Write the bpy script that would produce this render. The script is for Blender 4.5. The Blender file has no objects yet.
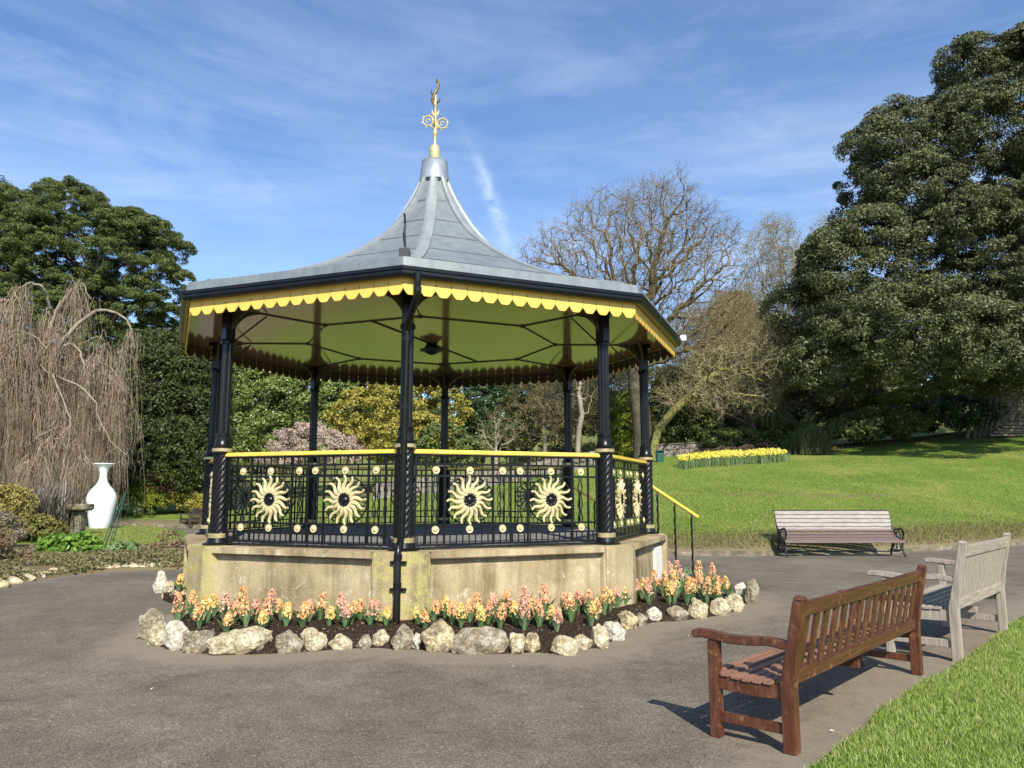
import bpy, bmesh, math, random
import numpy as np
from mathutils import Vector, Matrix, noise
R = math.radians
random.seed(7)
rng = np.random.default_rng(11)
scn = bpy.context.scene
COL = scn.collection

# ------------------------------------------------------------------ camera
F, H, PITCH = 769.0, 1.6, R(7.96)
cd = bpy.data.cameras.new('camera'); cam = bpy.data.objects.new('camera', cd); COL.objects.link(cam)
cam.location = (0, 0, H); cam.rotation_euler = (R(90) + PITCH, 0, 0)
cd.sensor_width = 36; cd.lens = 36 * F / 1024; cd.clip_start = .05; cd.clip_end = 3000
scn.camera = cam

def at(px, py, Y=None, z=None):
    """point seen at a place of the photograph, at world depth Y or at height z"""
    c, s = math.cos(PITCH), math.sin(PITCH)
    u, v = (px - 512) / F, -(py - 384) / F
    d = (u, c - v * s, s + v * c)
    t = Y / d[1] if z is None else (z - H) / d[2]
    return Vector((d[0] * t, d[1] * t, H + d[2] * t))

# ------------------------------------------------------------------ mesh helpers
class MB:
    def __init__(s): s.v = []; s.f = []
    def add(s, vs, fs, M=None):
        o = len(s.v)
        s.v += [tuple(M @ Vector(p)) if M is not None else tuple(p) for p in vs]
        s.f += [tuple(i + o for i in f) for f in fs]
    def box(s, c, d, M=None, taper=0.0):
        x, y, z = c; a, b, h = d[0] / 2, d[1] / 2, d[2] / 2; t = 1 - taper
        vs = [(x-a, y-b, z-h), (x+a, y-b, z-h), (x+a, y+b, z-h), (x-a, y+b, z-h),
              (x-a*t, y-b*t, z+h), (x+a*t, y-b*t, z+h), (x+a*t, y+b*t, z+h), (x-a*t, y+b*t, z+h)]
        s.add(vs, [(3,2,1,0), (4,5,6,7), (0,1,5,4), (1,2,6,5), (2,3,7,6), (3,0,4,7)], M)
    def beam(s, p0, p1, w, h, up=(0, 0, 1)):
        """rectangular bar from p0 to p1"""
        p0, p1, up = Vector(p0), Vector(p1), Vector(up)
        d = (p1 - p0).normalized(); a = d.cross(up)
        if a.length < 1e-4: a = d.cross(Vector((1, 0, 0)))
        a.normalize(); b = a.cross(d).normalized()
        vs = []
        for p in (p0, p1):
            for sa, sb in ((-1,-1), (1,-1), (1,1), (-1,1)): vs.append(p + a*sa*w/2 + b*sb*h/2)
        s.add(vs, [(3,2,1,0), (4,5,6,7), (0,1,5,4), (1,2,6,5), (2,3,7,6), (3,0,4,7)])
    def tube(s, pts, rad, n=8, caps=True):
        pts = [Vector(p) for p in pts]
        if not hasattr(rad, '__len__'): rad = [rad] * len(pts)
        vs = []; ref = None
        for i, p in enumerate(pts):
            d = (pts[min(i+1, len(pts)-1)] - pts[max(i-1, 0)]).normalized()
            if ref is None:
                ref = d.cross(Vector((0, 0, 1)))
                if ref.length < 1e-3: ref = d.cross(Vector((1, 0, 0)))
            a = (ref - d * ref.dot(d)).normalized(); b = d.cross(a); ref = a
            for k in range(n):
                t = 2 * math.pi * k / n
                vs.append(p + (a * math.cos(t) + b * math.sin(t)) * rad[i])
        fs = [(i*n+k, i*n+(k+1) % n, (i+1)*n+(k+1) % n, (i+1)*n+k) for i in range(len(pts)-1) for k in range(n)]
        if caps: fs += [tuple(range(n))[::-1], tuple(range((len(pts)-1)*n, len(pts)*n))]
        s.add(vs, fs)
    def lathe(s, prof, n=24, M=None, mod=None, twist=0.0):
        vs = []
        for (r, z) in prof:
            for k in range(n):
                t = 2 * math.pi * k / n; rr = r if mod is None else r + mod(t - twist * z)
                vs.append((rr * math.cos(t), rr * math.sin(t), z))
        m = len(prof)
        fs = [(i*n+k, i*n+(k+1) % n, (i+1)*n+(k+1) % n, (i+1)*n+k) for i in range(m-1) for k in range(n)]
        fs += [tuple(range(n))[::-1], tuple(range((m-1)*n, m*n))]
        s.add(vs, fs, M)
    def prism(s, poly, h, M=None):
        """poly in local xy, extruded from z=0 to z=h"""
        n = len(poly)
        vs = [(x, y, 0) for x, y in poly] + [(x, y, h) for x, y in poly]
        s.add(vs, [tuple(range(n))[::-1], tuple(range(n, 2*n))] + [(i, (i+1) % n, n+(i+1) % n, n+i) for i in range(n)], M)
    def build(s, name, mat, parent=None, smooth=False, bevel=0.0):
        me = bpy.data.meshes.new(name); me.from_pydata(s.v, [], s.f); me.validate()
        bm = bmesh.new(); bm.from_mesh(me); bmesh.ops.recalc_face_normals(bm, faces=bm.faces)
        if bevel > 0:
            bmesh.ops.bevel(bm, geom=[e for e in bm.edges if e.calc_face_angle(0) > .6], offset=bevel, segments=2, affect='EDGES', clamp_overlap=True)
        bm.to_mesh(me); bm.free()
        if smooth: me.shade_smooth(); me.set_sharp_from_angle(angle=R(40)) if hasattr(me, 'set_sharp_from_angle') else None
        return link(name, me, mat, parent)

def link(name, me, mat, parent=None):
    if mat is not None: me.materials.append(mat)
    o = bpy.data.objects.new(name, me); COL.objects.link(o)
    if parent is not None: o.parent = parent
    return o

def tag(o, label=None, cat=None, group=None, kind=None):
    if label: o['label'] = label
    if cat: o['category'] = cat
    if group: o['group'] = group
    if kind: o['kind'] = kind
    return o

def thing(name, label, cat, loc=(0, 0, 0), rz=0.0, group=None):
    o = bpy.data.objects.new(name, None); COL.objects.link(o); o.empty_display_size = .2
    o.location = loc; o.rotation_euler = (0, 0, rz)
    return tag(o, label, cat, group)

def copy_tree(o, parent=None):
    c = o.copy(); COL.objects.link(c)
    if parent is not None: c.parent = parent
    for ch in list(o.children): copy_tree(ch, c)
    return c

def np_mesh(name, V, Fc, mat, parent=None, smooth=False):
    """V (n,3) Fc (m,k) fast mesh"""
    me = bpy.data.meshes.new(name); n, m, k = len(V), len(Fc), Fc.shape[1]
    me.vertices.add(n); me.vertices.foreach_set('co', np.asarray(V, np.float32).ravel())
    me.loops.add(m*k); me.loops.foreach_set('vertex_index', np.asarray(Fc, np.int32).ravel())
    me.polygons.add(m); me.polygons.foreach_set('loop_start', np.arange(0, m*k, k, dtype=np.int32))
    me.update(calc_edges=True)
    if smooth: me.shade_smooth()
    return link(name, me, mat, parent)

# ------------------------------------------------------------------ materials
def new_mat(name):
    m = bpy.data.materials.new(name); m.use_nodes = True
    nt = m.node_tree; b = nt.nodes['Principled BSDF']
    return m, nt, b
def N(nt, t, **kw):
    n = nt.nodes.new(t)
    for k, v in kw.items():
        if k in n.inputs: n.inputs[k].default_value = v
        else: setattr(n, k, v)
    return n
def ramp(nt, fac, stops):
    r = nt.nodes.new('ShaderNodeValToRGB'); e = r.color_ramp.elements
    while len(e) < len(stops): e.new(.5)
    for i, (p, c) in enumerate(stops):
        e[i].position = p; e[i].color = (*c, 1) if len(c) == 3 else c
    nt.links.new(fac, r.inputs[0]); return r
def mixc(nt, fac, a, b, blend='MIX'):
    m = nt.nodes.new('ShaderNodeMix'); m.data_type = 'RGBA'; m.blend_type = blend
    for inp, v in ((m.inputs[0], fac), (m.inputs[6], a), (m.inputs[7], b)):
        if hasattr(v, 'is_output') or hasattr(v, 'links'): nt.links.new(v, inp)
        elif isinstance(v, (int, float)): inp.default_value = v
        else: inp.default_value = (*v, 1)
    return m.outputs[2]
def noise_n(nt, scale, detail=5, rough=.6, vec=None, dist=0.0):
    n = nt.nodes.new('ShaderNodeTexNoise'); n.inputs['Scale'].default_value = scale
    n.inputs['Detail'].default_value = detail; n.inputs['Roughness'].default_value = rough; n.inputs['Distortion'].default_value = dist
    if vec is not None: nt.links.new(vec, n.inputs['Vector'])
    return n.outputs['Fac']
def coords(nt, kind='Object', scale=None):
    t = nt.nodes.new('ShaderNodeTexCoord').outputs[kind]
    if scale is not None:
        m = nt.nodes.new('ShaderNodeMapping'); m.inputs['Scale'].default_value = scale
        nt.links.new(t, m.inputs['Vector']); t = m.outputs[0]
    return t
def bump(nt, b, h, strength=.3, dist=.01):
    n = nt.nodes.new('ShaderNodeBump'); n.inputs['Strength'].default_value = strength; n.inputs['Distance'].default_value = dist
    nt.links.new(h, n.inputs['Height']); nt.links.new(n.outputs[0], b.inputs['Normal'])
def pmat(name, stops, scale=4.0, rough=.6, metal=0.0, bmp=0.0, bdist=.01, bscale=None, vscale=None, spec=.5, coat=0.0, detail=6, speck=None):
    """base colour from noise through a ramp, a little bump"""
    m, nt, b = new_mat(name); vec = coords(nt, 'Object', vscale)
    nf = noise_n(nt, scale, detail, .65, vec)
    r = ramp(nt, nf, stops); cc = r.outputs[0]
    if speck:
        sr = ramp(nt, noise_n(nt, speck[0], 8, .8, vec), [(.36, (speck[1],)*3), (.5, (1, 1, 1)), (.66, (speck[2],)*3)]); cc = mixc(nt, 1.0, cc, sr.outputs[0], 'MULTIPLY')
    nt.links.new(cc, b.inputs['Base Color'])
    b.inputs['Roughness'].default_value = rough; b.inputs['Metallic'].default_value = metal
    b.inputs['Specular IOR Level'].default_value = spec; b.inputs['Coat Weight'].default_value = coat
    if bmp > 0: bump(nt, b, noise_n(nt, bscale or scale * 5, 6, .7, vec), bmp, bdist)
    return m
def leaf_mat(name, cols, trans=.3, rough=.5, spec=.3, patch=None):
    """each leaf its own shade between the given colours"""
    m, nt, b = new_mat(name)
    g = nt.nodes.new('ShaderNodeNewGeometry')
    r = ramp(nt, g.outputs['Random Per Island'], [(i / max(1, len(cols)-1), c) for i, c in enumerate(cols)])
    col = r.outputs[0]
    if patch:
        pf = noise_n(nt, patch[0], 3, .5, coords(nt)); pr = ramp(nt, pf, [(.42, (0, 0, 0)), (.6, (1, 1, 1))])
        col = mixc(nt, pr.outputs[0], col, patch[1])
    nt.links.new(col, b.inputs['Base Color']); b.inputs['Roughness'].default_value = rough; b.inputs['Specular IOR Level'].default_value = spec
    if trans > 0:
        t = nt.nodes.new('ShaderNodeBsdfTranslucent'); nt.links.new(col, t.inputs[0])
        mx = nt.nodes.new('ShaderNodeMixShader'); mx.inputs[0].default_value = trans
        nt.links.new(b.outputs[0], mx.inputs[1]); nt.links.new(t.outputs[0], mx.inputs[2])
        nt.links.new(mx.outputs[0], nt.nodes['Material Output'].inputs[0])
    return m

M_black = pmat('black_paint', [(.3, (.004, .004, .0045)), (.7, (.009, .009, .009))], 8, .30, 0, .08, .003, 60, spec=.35)
M_gold = pmat('gold_paint', [(.3, (.42, .33, .15)), (.7, (.62, .52, .28))], 12, .3, .6, .1, .003)
M_cream = pmat('cream_gilt', [(.3, (.42, .35, .17)), (.7, (.62, .54, .31))], 20, .4, .05, .1, .003)
M_yellow = pmat('yellow_paint', [(.3, (.72, .45, .075)), (.7, (.78, .50, .10))], 3, .42, 0, .03, .002)
M_rail = pmat('rail_yellow', [(.3, (.74, .50, .06)), (.7, (.84, .62, .12))], 9, .3, 0, .03, .002, coat=.3)
M_gilt = pmat('gilding', [(.3, (.50, .38, .14)), (.7, (.74, .62, .32))], 14, .4, .45, .1, .003)
M_white = pmat('white_paint', [(.3, (.80, .80, .80)), (.7, (.86, .86, .86))], 2, .35, 0, .02, .003, 6)
M_plaque = pmat('plaque_stone', [(.35, (.62, .60, .53)), (.6, (.74, .72, .66))], 6, .6, 0, .1, .004)
M_green = pmat('green_plastic', [(.3, (.008, .055, .042)), (.7, (.012, .075, .055))], 5, .4)
M_greenmetal = pmat('green_metal', [(.3, (.03, .07, .05)), (.7, (.05, .11, .08))], 5, .5)
M_iron = pmat('cast_iron', [(.3, (.010, .010, .011)), (.7, (.022, .022, .024))], 9, .4, 0, .1, .004)

def ceiling_mat():
    m, nt, b = new_mat('ceiling_gloss')
    v = coords(nt); r = ramp(nt, noise_n(nt, 1.2, 3, .5, v), [(.35, (.25, .155, .06)), (.65, (.30, .19, .075))])
    nt.links.new(r.outputs[0], b.inputs['Base Color']); b.inputs['Roughness'].default_value = .13
    b.inputs['Specular IOR Level'].default_value = .9; b.inputs['Coat Weight'].default_value = .5; b.inputs['Coat Roughness'].default_value = .08
    return m
M_ceil = ceiling_mat()

def lead_mat():
    m, nt, b = new_mat('lead_sheet'); v = coords(nt)
    f1 = noise_n(nt, 1.4, 6, .65, v, .5); f2 = noise_n(nt, 9, 5, .7, coords(nt, 'Object', (1, 1, .25)))
    r = ramp(nt, f1, [(.3, (.155, .178, .19)), (.5, (.19, .215, .222)), (.72, (.235, .255, .26))])
    r2 = ramp(nt, f2, [(.35, (.82, .82, .82)), (.65, (1.1, 1.1, 1.1))])
    c = mixc(nt, 1.0, r.outputs[0], r2.outputs[0], 'MULTIPLY'); nt.links.new(c, b.inputs['Base Color'])
    b.inputs['Metallic'].default_value = .25; b.inputs['Roughness'].default_value = .48
    bump(nt, b, f1, .25, .02); return m
M_lead = lead_mat()
M_lead2 = pmat('lead_light', [(.3, (.21, .235, .24)), (.6, (.285, .305, .305)), (.8, (.19, .21, .22))], 3, .45, .25, .15, .01)

def stone_mat():
    m, nt, b = new_mat('plinth_stone'); v = coords(nt)
    big = noise_n(nt, 1.1, 5, .6, v, .4); fine = noise_n(nt, 55, 6, .75, v)
    streak = noise_n(nt, 5, 5, .65, coords(nt, 'Object', (1, 1, .16)))
    base = ramp(nt, big, [(.3, (.23, .18, .10)), (.5, (.37, .295, .175)), (.7, (.50, .41, .26))])
    st = ramp(nt, streak, [(.34, (.50, .47, .42)), (.55, (1, 1, 1)), (.75, (1.12, 1.1, 1.05))])
    c = mixc(nt, .85, base.outputs[0], st.outputs[0], 'MULTIPLY')
    # lichen: a yellow-green growth strongest near the corner pilasters
    at_ = nt.nodes.new('ShaderNodeAttribute'); at_.attribute_name = 'lichen'
    ln = noise_n(nt, 7, 6, .75, v)
    ma = nt.nodes.new('ShaderNodeMath'); ma.operation = 'MULTIPLY_ADD'; nt.links.new(ln, ma.inputs[0]); ma.inputs[1].default_value = 2.6; ma.inputs[2].default_value = -1.28
    mb = nt.nodes.new('ShaderNodeMath'); mb.operation = 'ADD'; nt.links.new(ma.outputs[0], mb.inputs[0]); nt.links.new(at_.outputs['Fac'], mb.inputs[1])
    lr = ramp(nt, mb.outputs[0], [(.38, (0, 0, 0)), (.85, (.75, .75, .75))])
    c = mixc(nt, lr.outputs[0], c, (.42, .39, .12))
    wr = ramp(nt, noise_n(nt, 2.6, 8, .8, v, 1.2), [(.56, (0, 0, 0)), (.62, (.7, .7, .7))])
    c = mixc(nt, wr.outputs[0], c, (.55, .50, .38))
    fr = ramp(nt, fine, [(.3, (.62, .62, .62)), (.6, (1.12, 1.12, 1.12))])
    c = mixc(nt, .8, c, fr.outputs[0], 'MULTIPLY')
    nt.links.new(c, b.inputs['Base Color']); b.inputs['Roughness'].default_value = .9; b.inputs['Specular IOR Level'].default_value = .2
    bump(nt, b, fine, .55, .012); return m
M_stone = stone_mat()
M_floor = pmat('floor_asphalt', [(.3, (.12, .115, .11)), (.7, (.20, .19, .18))], 3, .85, 0, .2, .005, 90)

def asphalt_mat():
    m, nt, b = new_mat('asphalt'); v = coords(nt)
    vo = nt.nodes.new('ShaderNodeTexVoronoi'); vo.inputs['Scale'].default_value = 115; nt.links.new(v, vo.inputs['Vector'])
    speck = ramp(nt, vo.outputs['Color'], [(.0, (.30, .29, .28)), (.5, (.88, .86, .83)), (.8, (1.35, 1.32, 1.26)), (1, (2.8, 2.7, 2.5))])
    big = noise_n(nt, .45, 6, .6, v, .6); mid = noise_n(nt, 2.6, 6, .7, v)
    base = ramp(nt, big, [(.3, (.108, .093, .073)), (.5, (.144, .125, .098)), (.7, (.185, .161, .126))])
    mr = ramp(nt, mid, [(.3, (.74, .74, .74)), (.65, (1.14, 1.14, 1.14))])
    c = mixc(nt, 1.0, base.outputs[0], mr.outputs[0], 'MULTIPLY'); c = mixc(nt, .9, c, speck.outputs[0], 'MULTIPLY')
    a = nt.nodes.new('ShaderNodeAttribute'); a.attribute_name = 'dust'
    md = nt.nodes.new('ShaderNodeMath'); md.operation = 'MULTIPLY_ADD'; nt.links.new(noise_n(nt, 5, 7, .75, v), md.inputs[0]); md.inputs[1].default_value = 2.2
    md.inputs[2].default_value = -1.15
    ad = nt.nodes.new('ShaderNodeMath'); ad.operation = 'ADD'; nt.links.new(md.outputs[0], ad.inputs[0]); nt.links.new(a.outputs['Fac'], ad.inputs[1])
    dr = ramp(nt, ad.outputs[0], [(.12, (0, 0, 0)), (.85, (.8, .8, .8))])
    c = mixc(nt, dr.outputs[0], c, (.22, .18, .132))
    nt.links.new(c, b.inputs['Base Color']); b.inputs['Roughness'].default_value = .88; b.inputs['Specular IOR Level'].default_value = .25
    bump(nt, b, vo.outputs['Distance'], .55, .006); return m
M_asphalt = asphalt_mat()

def lawn_mat(name, near=False):
    m, nt, b = new_mat(name); v = coords(nt)
    f1 = noise_n(nt, .35, 6, .65, v, .5); f2 = noise_n(nt, 6, 6, .75, coords(nt, 'Object', (1, .6, 1))); f3 = noise_n(nt, 70, 4, .8, v)
    base = ramp(nt, f1, [(.3, (.085, .15, .018)), (.5, (.135, .21, .028)), (.68, (.25, .265, .065))])
    r2 = ramp(nt, f2, [(.3, (.62, .62, .62)), (.55, (1, 1, 1)), (.75, (1.35, 1.25, 1.2))])
    c = mixc(nt, 1.0, base.outputs[0], r2.outputs[0], 'MULTIPLY')
    r3 = ramp(nt, f3, [(.3, (.5, .5, .5)), (.7, (1.35, 1.35, 1.35))]); c = mixc(nt, .9, c, r3.outputs[0], 'MULTIPLY')
    a = nt.nodes.new('ShaderNodeAttribute'); a.attribute_name = 'bare'
    md = nt.nodes.new('ShaderNodeMath'); md.operation = 'MULTIPLY_ADD'; nt.links.new(noise_n(nt, 4, 7, .75, v), md.inputs[0]); md.inputs[1].default_value = 2.0; md.inputs[2].default_value = -1.0
    ad = nt.nodes.new('ShaderNodeMath'); ad.operation = 'ADD'; nt.links.new(md.outputs[0], ad.inputs[0]); nt.links.new(a.outputs['Fac'], ad.inputs[1])
    dr = ramp(nt, ad.outputs[0], [(.3, (0, 0, 0)), (.75, (.9, .9, .9))])
    c = mixc(nt, dr.outputs[0], c, (.16, .125, .075))
    nt.links.new(c, b.inputs['Base Color']); b.inputs['Roughness'].default_value = .9; b.inputs['Specular IOR Level'].default_value = .15
    bump(nt, b, f3, .6, .03); return m
M_lawn = lawn_mat('lawn_turf')
M_soil = pmat('dark_soil', [(.3, (.022, .015, .011)), (.55, (.05, .034, .024)), (.72, (.13, .095, .065))], 38, .95, 0, 1.0, .06, 22, spec=.1, speck=(60, .5, 1.6))
M_bedsoil = pmat('bed_soil', [(.3, (.06, .05, .025)), (.5, (.10, .095, .04)), (.7, (.17, .14, .085))], 5, .95, 0, .9, .05, 18, spec=.1)
M_wood_floor = pmat('woodland_floor', [(.3, (.03, .04, .012)), (.7, (.07, .07, .03))], 1, .95, 0, .5, .1, 6, spec=.1)
M_kerb = pmat('kerb_stone', [(.3, (.06, .055, .03)), (.45, (.13, .11, .07)), (.6, (.22, .19, .13)), (.75, (.40, .36, .28))], 4, .9, 0, .6, .02, 20)

def wood_mat(name, stops, streak_scale, rough, coat=0.0, worn=None):
    m, nt, b = new_mat(name); v = coords(nt, 'Object', streak_scale)
    f = noise_n(nt, 6, 7, .7, v, .4)
    c = ramp(nt, f, stops).outputs[0]
    if worn:
        w = ramp(nt, noise_n(nt, 14, 7, .75, coords(nt)), [(.56, (0, 0, 0)), (.68, (.8, .8, .8))])
        c = mixc(nt, w.outputs[0], c, worn)
    nt.links.new(c, b.inputs['Base Color']); b.inputs['Roughness'].default_value = rough; b.inputs['Coat Weight'].default_value = coat; b.inputs['Coat Roughness'].default_value = .3
    bump(nt, b, f, .35, .004); return m
BRN = [(.3, (.040, .012, .006)), (.5, (.085, .027, .012)), (.72, (.165, .062, .032))]
GRY = [(.3, (.17, .14, .11)), (.5, (.30, .255, .205)), (.7, (.42, .37, .305))]
M_brown = wood_mat('varnished_wood', BRN, (4, 4, .8), .42, .15, (.26, .12, .065))
M_brown_x = wood_mat('varnished_wood_long', BRN, (.5, 9, 9), .45, .12, (.27, .13, .075))
M_seatw = wood_mat('worn_seat_wood', [(.3, (.15, .07, .042)), (.6, (.27, .145, .095)), (.75, (.36, .22, .15))], (.5, 9, 9), .5, .1)
M_grey_z = wood_mat('silvered_teak', GRY, (7, 7, .6), .8)
M_grey_x = wood_mat('silvered_teak_long', GRY, (.6, 8, 8), .8)
M_pale_slat = wood_mat('bleached_slat', [(.3, (.13, .105, .095)), (.5, (.28, .25, .235)), (.7, (.42, .395, .385))], (.7, 12, 12), .75)
M_purp_slat = wood_mat('purple_brown_slat', [(.3, (.10, .066, .06)), (.7, (.20, .14, .13))], (.7, 10, 10), .6)

# ------------------------------------------------------------------ world and sun
SUN = Vector((.182, -.749, .637)).normalized()
EL = math.asin(SUN.z); ROT = math.atan2(SUN.x, SUN.y)
w = bpy.data.worlds.new('World'); scn.world = w; w.use_nodes = True
nt = w.node_tree; bg = nt.nodes['Background']
sky = nt.nodes.new('ShaderNodeTexSky'); sky.sky_type = 'NISHITA'; sky.sun_disc = False
sky.sun_elevation = EL; sky.sun_rotation = ROT; sky.altitude = 60; sky.air_density = 1.0; sky.dust_density = .6; sky.ozone_density = 3.0
tc = nt.nodes.new('ShaderNodeTexCoord')
def cirrus(rot, scale, nscale, lo, hi, amp, dist=1.0):
    mp = nt.nodes.new('ShaderNodeMapping'); mp.inputs['Rotation'].default_value = rot; mp.inputs['Scale'].default_value = scale
    nt.links.new(tc.outputs['Generated'], mp.inputs['Vector'])
    f = noise_n(nt, nscale, 9, .62, mp.outputs[0], dist)
    return ramp(nt, f, [(lo, (0, 0, 0)), (hi, (amp, amp, amp))]).outputs[0]
c1 = cirrus((0, R(-22), R(0)), (1.0, 1.0, 6.0), 1.5, .47, .82, .24, .5)
c2 = cirrus((0, R(55), R(20)), (1.2, 1.0, 5.0), 2.2, .53, .82, .20, .8)
c3 = cirrus((0, R(10), R(0)), (.8, .8, 2.0), 1.2, .40, .78, .16, .3)
adds = mixc(nt, 1.0, c1, c2, 'ADD'); adds = mixc(nt, 1.0, adds, c3, 'ADD')
wd = at(494, 205, Y=100)-cam.location; wd.normalize(); wt = at(512, 255, Y=100)-at(470, 150, Y=100); wt = (wt-wd*wt.dot(wd)).normalized(); wn = wd.cross(wt).normalized()
def vdot(v):
    n = nt.nodes.new('ShaderNodeVectorMath'); n.operation = 'DOT_PRODUCT'; n.inputs[1].default_value = v; nt.links.new(tc.outputs['Generated'], n.inputs[0]); return n.outputs['Value']
def mth(op, a, b_=0.0):
    n = nt.nodes.new('ShaderNodeMath'); n.operation = op
    for i_, v in enumerate((a, b_)):
        if isinstance(v, (int, float)): n.inputs[i_].default_value = v
        else: nt.links.new(v, n.inputs[i_])
    return n.outputs[0]
g1 = mth('POWER', 2.718, mth('MULTIPLY', mth('POWER', mth('DIVIDE', vdot(wn), .009), 2.0), -1.0)); g2 = mth('POWER', 2.718, mth('MULTIPLY', mth('POWER', mth('DIVIDE', vdot(wt), .07), 2.0), -1.0)); g3 = mth('GREATER_THAN', vdot(wd), .5)
wf = ramp(nt, noise_n(nt, 22, 7, .65, tc.outputs['Generated'], 1.0), [(.35, (.05, .05, .05)), (.65, (1, 1, 1))]).outputs[0]
wisp = mth('MULTIPLY', mth('MULTIPLY', mth('MULTIPLY', g1, g2), g3), mth('MULTIPLY', wf, .42))
adds = mixc(nt, 1.0, adds, wisp, 'ADD')
skyt = mixc(nt, 1.0, sky.outputs[0], (.82, .99, 1.16), 'MULTIPLY')
skyc = mixc(nt, adds, skyt, (7.2, 7.9, 8.6))
nt.links.new(skyc, bg.inputs[0]); bg.inputs[1].default_value = .112
ld = bpy.data.lights.new('sun', 'SUN'); ld.energy = 5.0; ld.angle = R(.53); ld.color = (1.0, .94, .82)
lo = bpy.data.objects.new('sun', ld); COL.objects.link(lo); lo.location = (8, -30, 30)
lo.rotation_euler = (-SUN).to_track_quat('-Z', 'Y').to_euler()
scn.view_settings.view_transform = 'Standard'; scn.view_settings.look = 'None'
scn.view_settings.exposure = 0.61; scn.view_settings.gamma = 1.0

# ------------------------------------------------------------------ terrain
def poly_dist(P, line):
    P = np.asarray(P, float)[:, :2]; L = np.asarray(line, float); best = np.full(len(P), 1e9)
    for a, b in zip(L[:-1], L[1:]):
        ab = b - a; t = np.clip(((P - a) @ ab) / (ab @ ab), 0, 1)
        best = np.minimum(best, np.linalg.norm(P - (a + t[:, None] * ab), axis=1))
    return best
def resample(line, step):
    L = np.asarray(line, float); seg = np.linalg.norm(np.diff(L, axis=0), axis=1); s = np.r_[0, np.cumsum(seg)]
    n = max(2, int(s[-1] / step)); t = np.linspace(0, s[-1], n)
    return np.c_[np.interp(t, s, L[:, 0]), np.interp(t, s, L[:, 1])]
def smooth_line(L, it=3):
    L = [np.array(p, float) for p in L]
    for _ in range(it):
        o = [L[0]]
        for a, b in zip(L[:-1], L[1:]): o += [a*.75+b*.25, a*.25+b*.75]
        o.append(L[-1]); L = o
    return np.array(L)
def nz(x, y, s): return noise.noise(Vector((x*s, y*s, 3.3)))
def wobble(L):
    L = resample(L, .12); return L+np.array([[.055*nz(x, y, 1.7)+.03*nz(x, y, 6), .055*nz(y, x, 1.9)+.03*nz(y, x, 6)] for x, y in L])
EDGE_MAIN = smooth_line([(60, 33), (26, 27.5), (15.5, 23.9), (10.5, 20.9), (8, 20.0), (4.7, 19.7), (1.5, 20.2), (-3, 22), (-8, 26), (-12.4, 32), (-14.2, 35.6), (-20, 37), (-45, 38)])
EDGE_BED = smooth_line([(-40, 1), (-16, 8.5), (-9.9, 11.4), (-8.95, 13.3), (-8.6, 14.9), (-8.25, 15.85), (-7.7, 16.25), (-6.5, 16.4), (-6.1, 18), (-8, 22.5), (-11.2, 27), (-13.2, 31.5), (-15, 33.6), (-22, 34.8), (-45, 35.5)])
EDGE_NEAR = wobble(smooth_line([(-2.5, 1.0), (.6, 3.55), (1.78, 4.80), (2.45, 5.55), (3.05, 6.35), (3.75, 7.05), (4.7, 8.05), (5.5, 9.0), (6.7, 10.4), (9, 12.6), (16, 17)]))
def z_main(P):
    P = np.asarray(P, float); d = poly_dist(P, EDGE_MAIN); u = P[:, 0] / np.maximum(P[:, 1], 5)
    sl = np.clip(.112 + .15*u + .14*np.maximum(u-.42, 0), .035, .25); bank = np.clip(.14 + .7*np.clip(u+.05, 0, 1), .06, .42)
    dd = np.minimum(d, 24) + .25*np.maximum(d-24, 0)
    z = .10 + bank*(1-np.exp(-d/.4)) + sl*np.maximum(dd-.8, 0)*(1-np.exp(-d/4))
    z += 8*(1-np.exp(-np.maximum(d-34, 0)/14))
    z += np.array([.12*nz(x, y, .16) + .03*nz(x, y, .6) for x, y in P[:, :2]]) * np.clip(d/3, 0, 1)
    return z
def z_bed(P):
    P = np.asarray(P, float); d = poly_dist(P, EDGE_BED)
    z = .04 + .13*(1-np.exp(-d/.8)) + .0*d
    return z + np.array([.05*nz(x, y, .5) for x, y in P[:, :2]]) * np.clip(d/2, 0, 1)
def zg(x, y):
    """ground height under a thing of the far planting"""
    return float(z_main([(x, y)])[0])
def zb(x, y): return float(z_bed([(x, y)])[0])

def strip_mesh(name, B, Fpts, ts, zf, mat, skirt=.3, bare=None):
    n = len(B); rows = []
    for t in ts: rows.append(B + (Fpts - B) * t)
    P = np.concatenate(rows); z = zf(P); V = np.c_[P, z]
    sk = np.c_[B, np.full(n, -skirt)]; V = np.concatenate([sk, V]); m = len(ts) + 1
    i = np.arange(n-1); Fc = []
    for r in range(m-1): Fc.append(np.stack([r*n+i, r*n+i+1, (r+1)*n+i+1, (r+1)*n+i], 1))
    o = np_mesh(name, V, np.concatenate(Fc), mat, smooth=True)
    a = o.data.attributes.new('bare', 'FLOAT', 'POINT')
    val = bare(V) if bare is not None else np.zeros(len(V)); a.data.foreach_set('value', np.asarray(val, np.float32))
    return tag(o, kind='structure')

# far ground sheet
g = MB(); g.box((0, 300, -.55), (1600, 1600, 1.0)); o = g.build('ground', M_wood_floor); tag(o, kind='structure')
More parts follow.
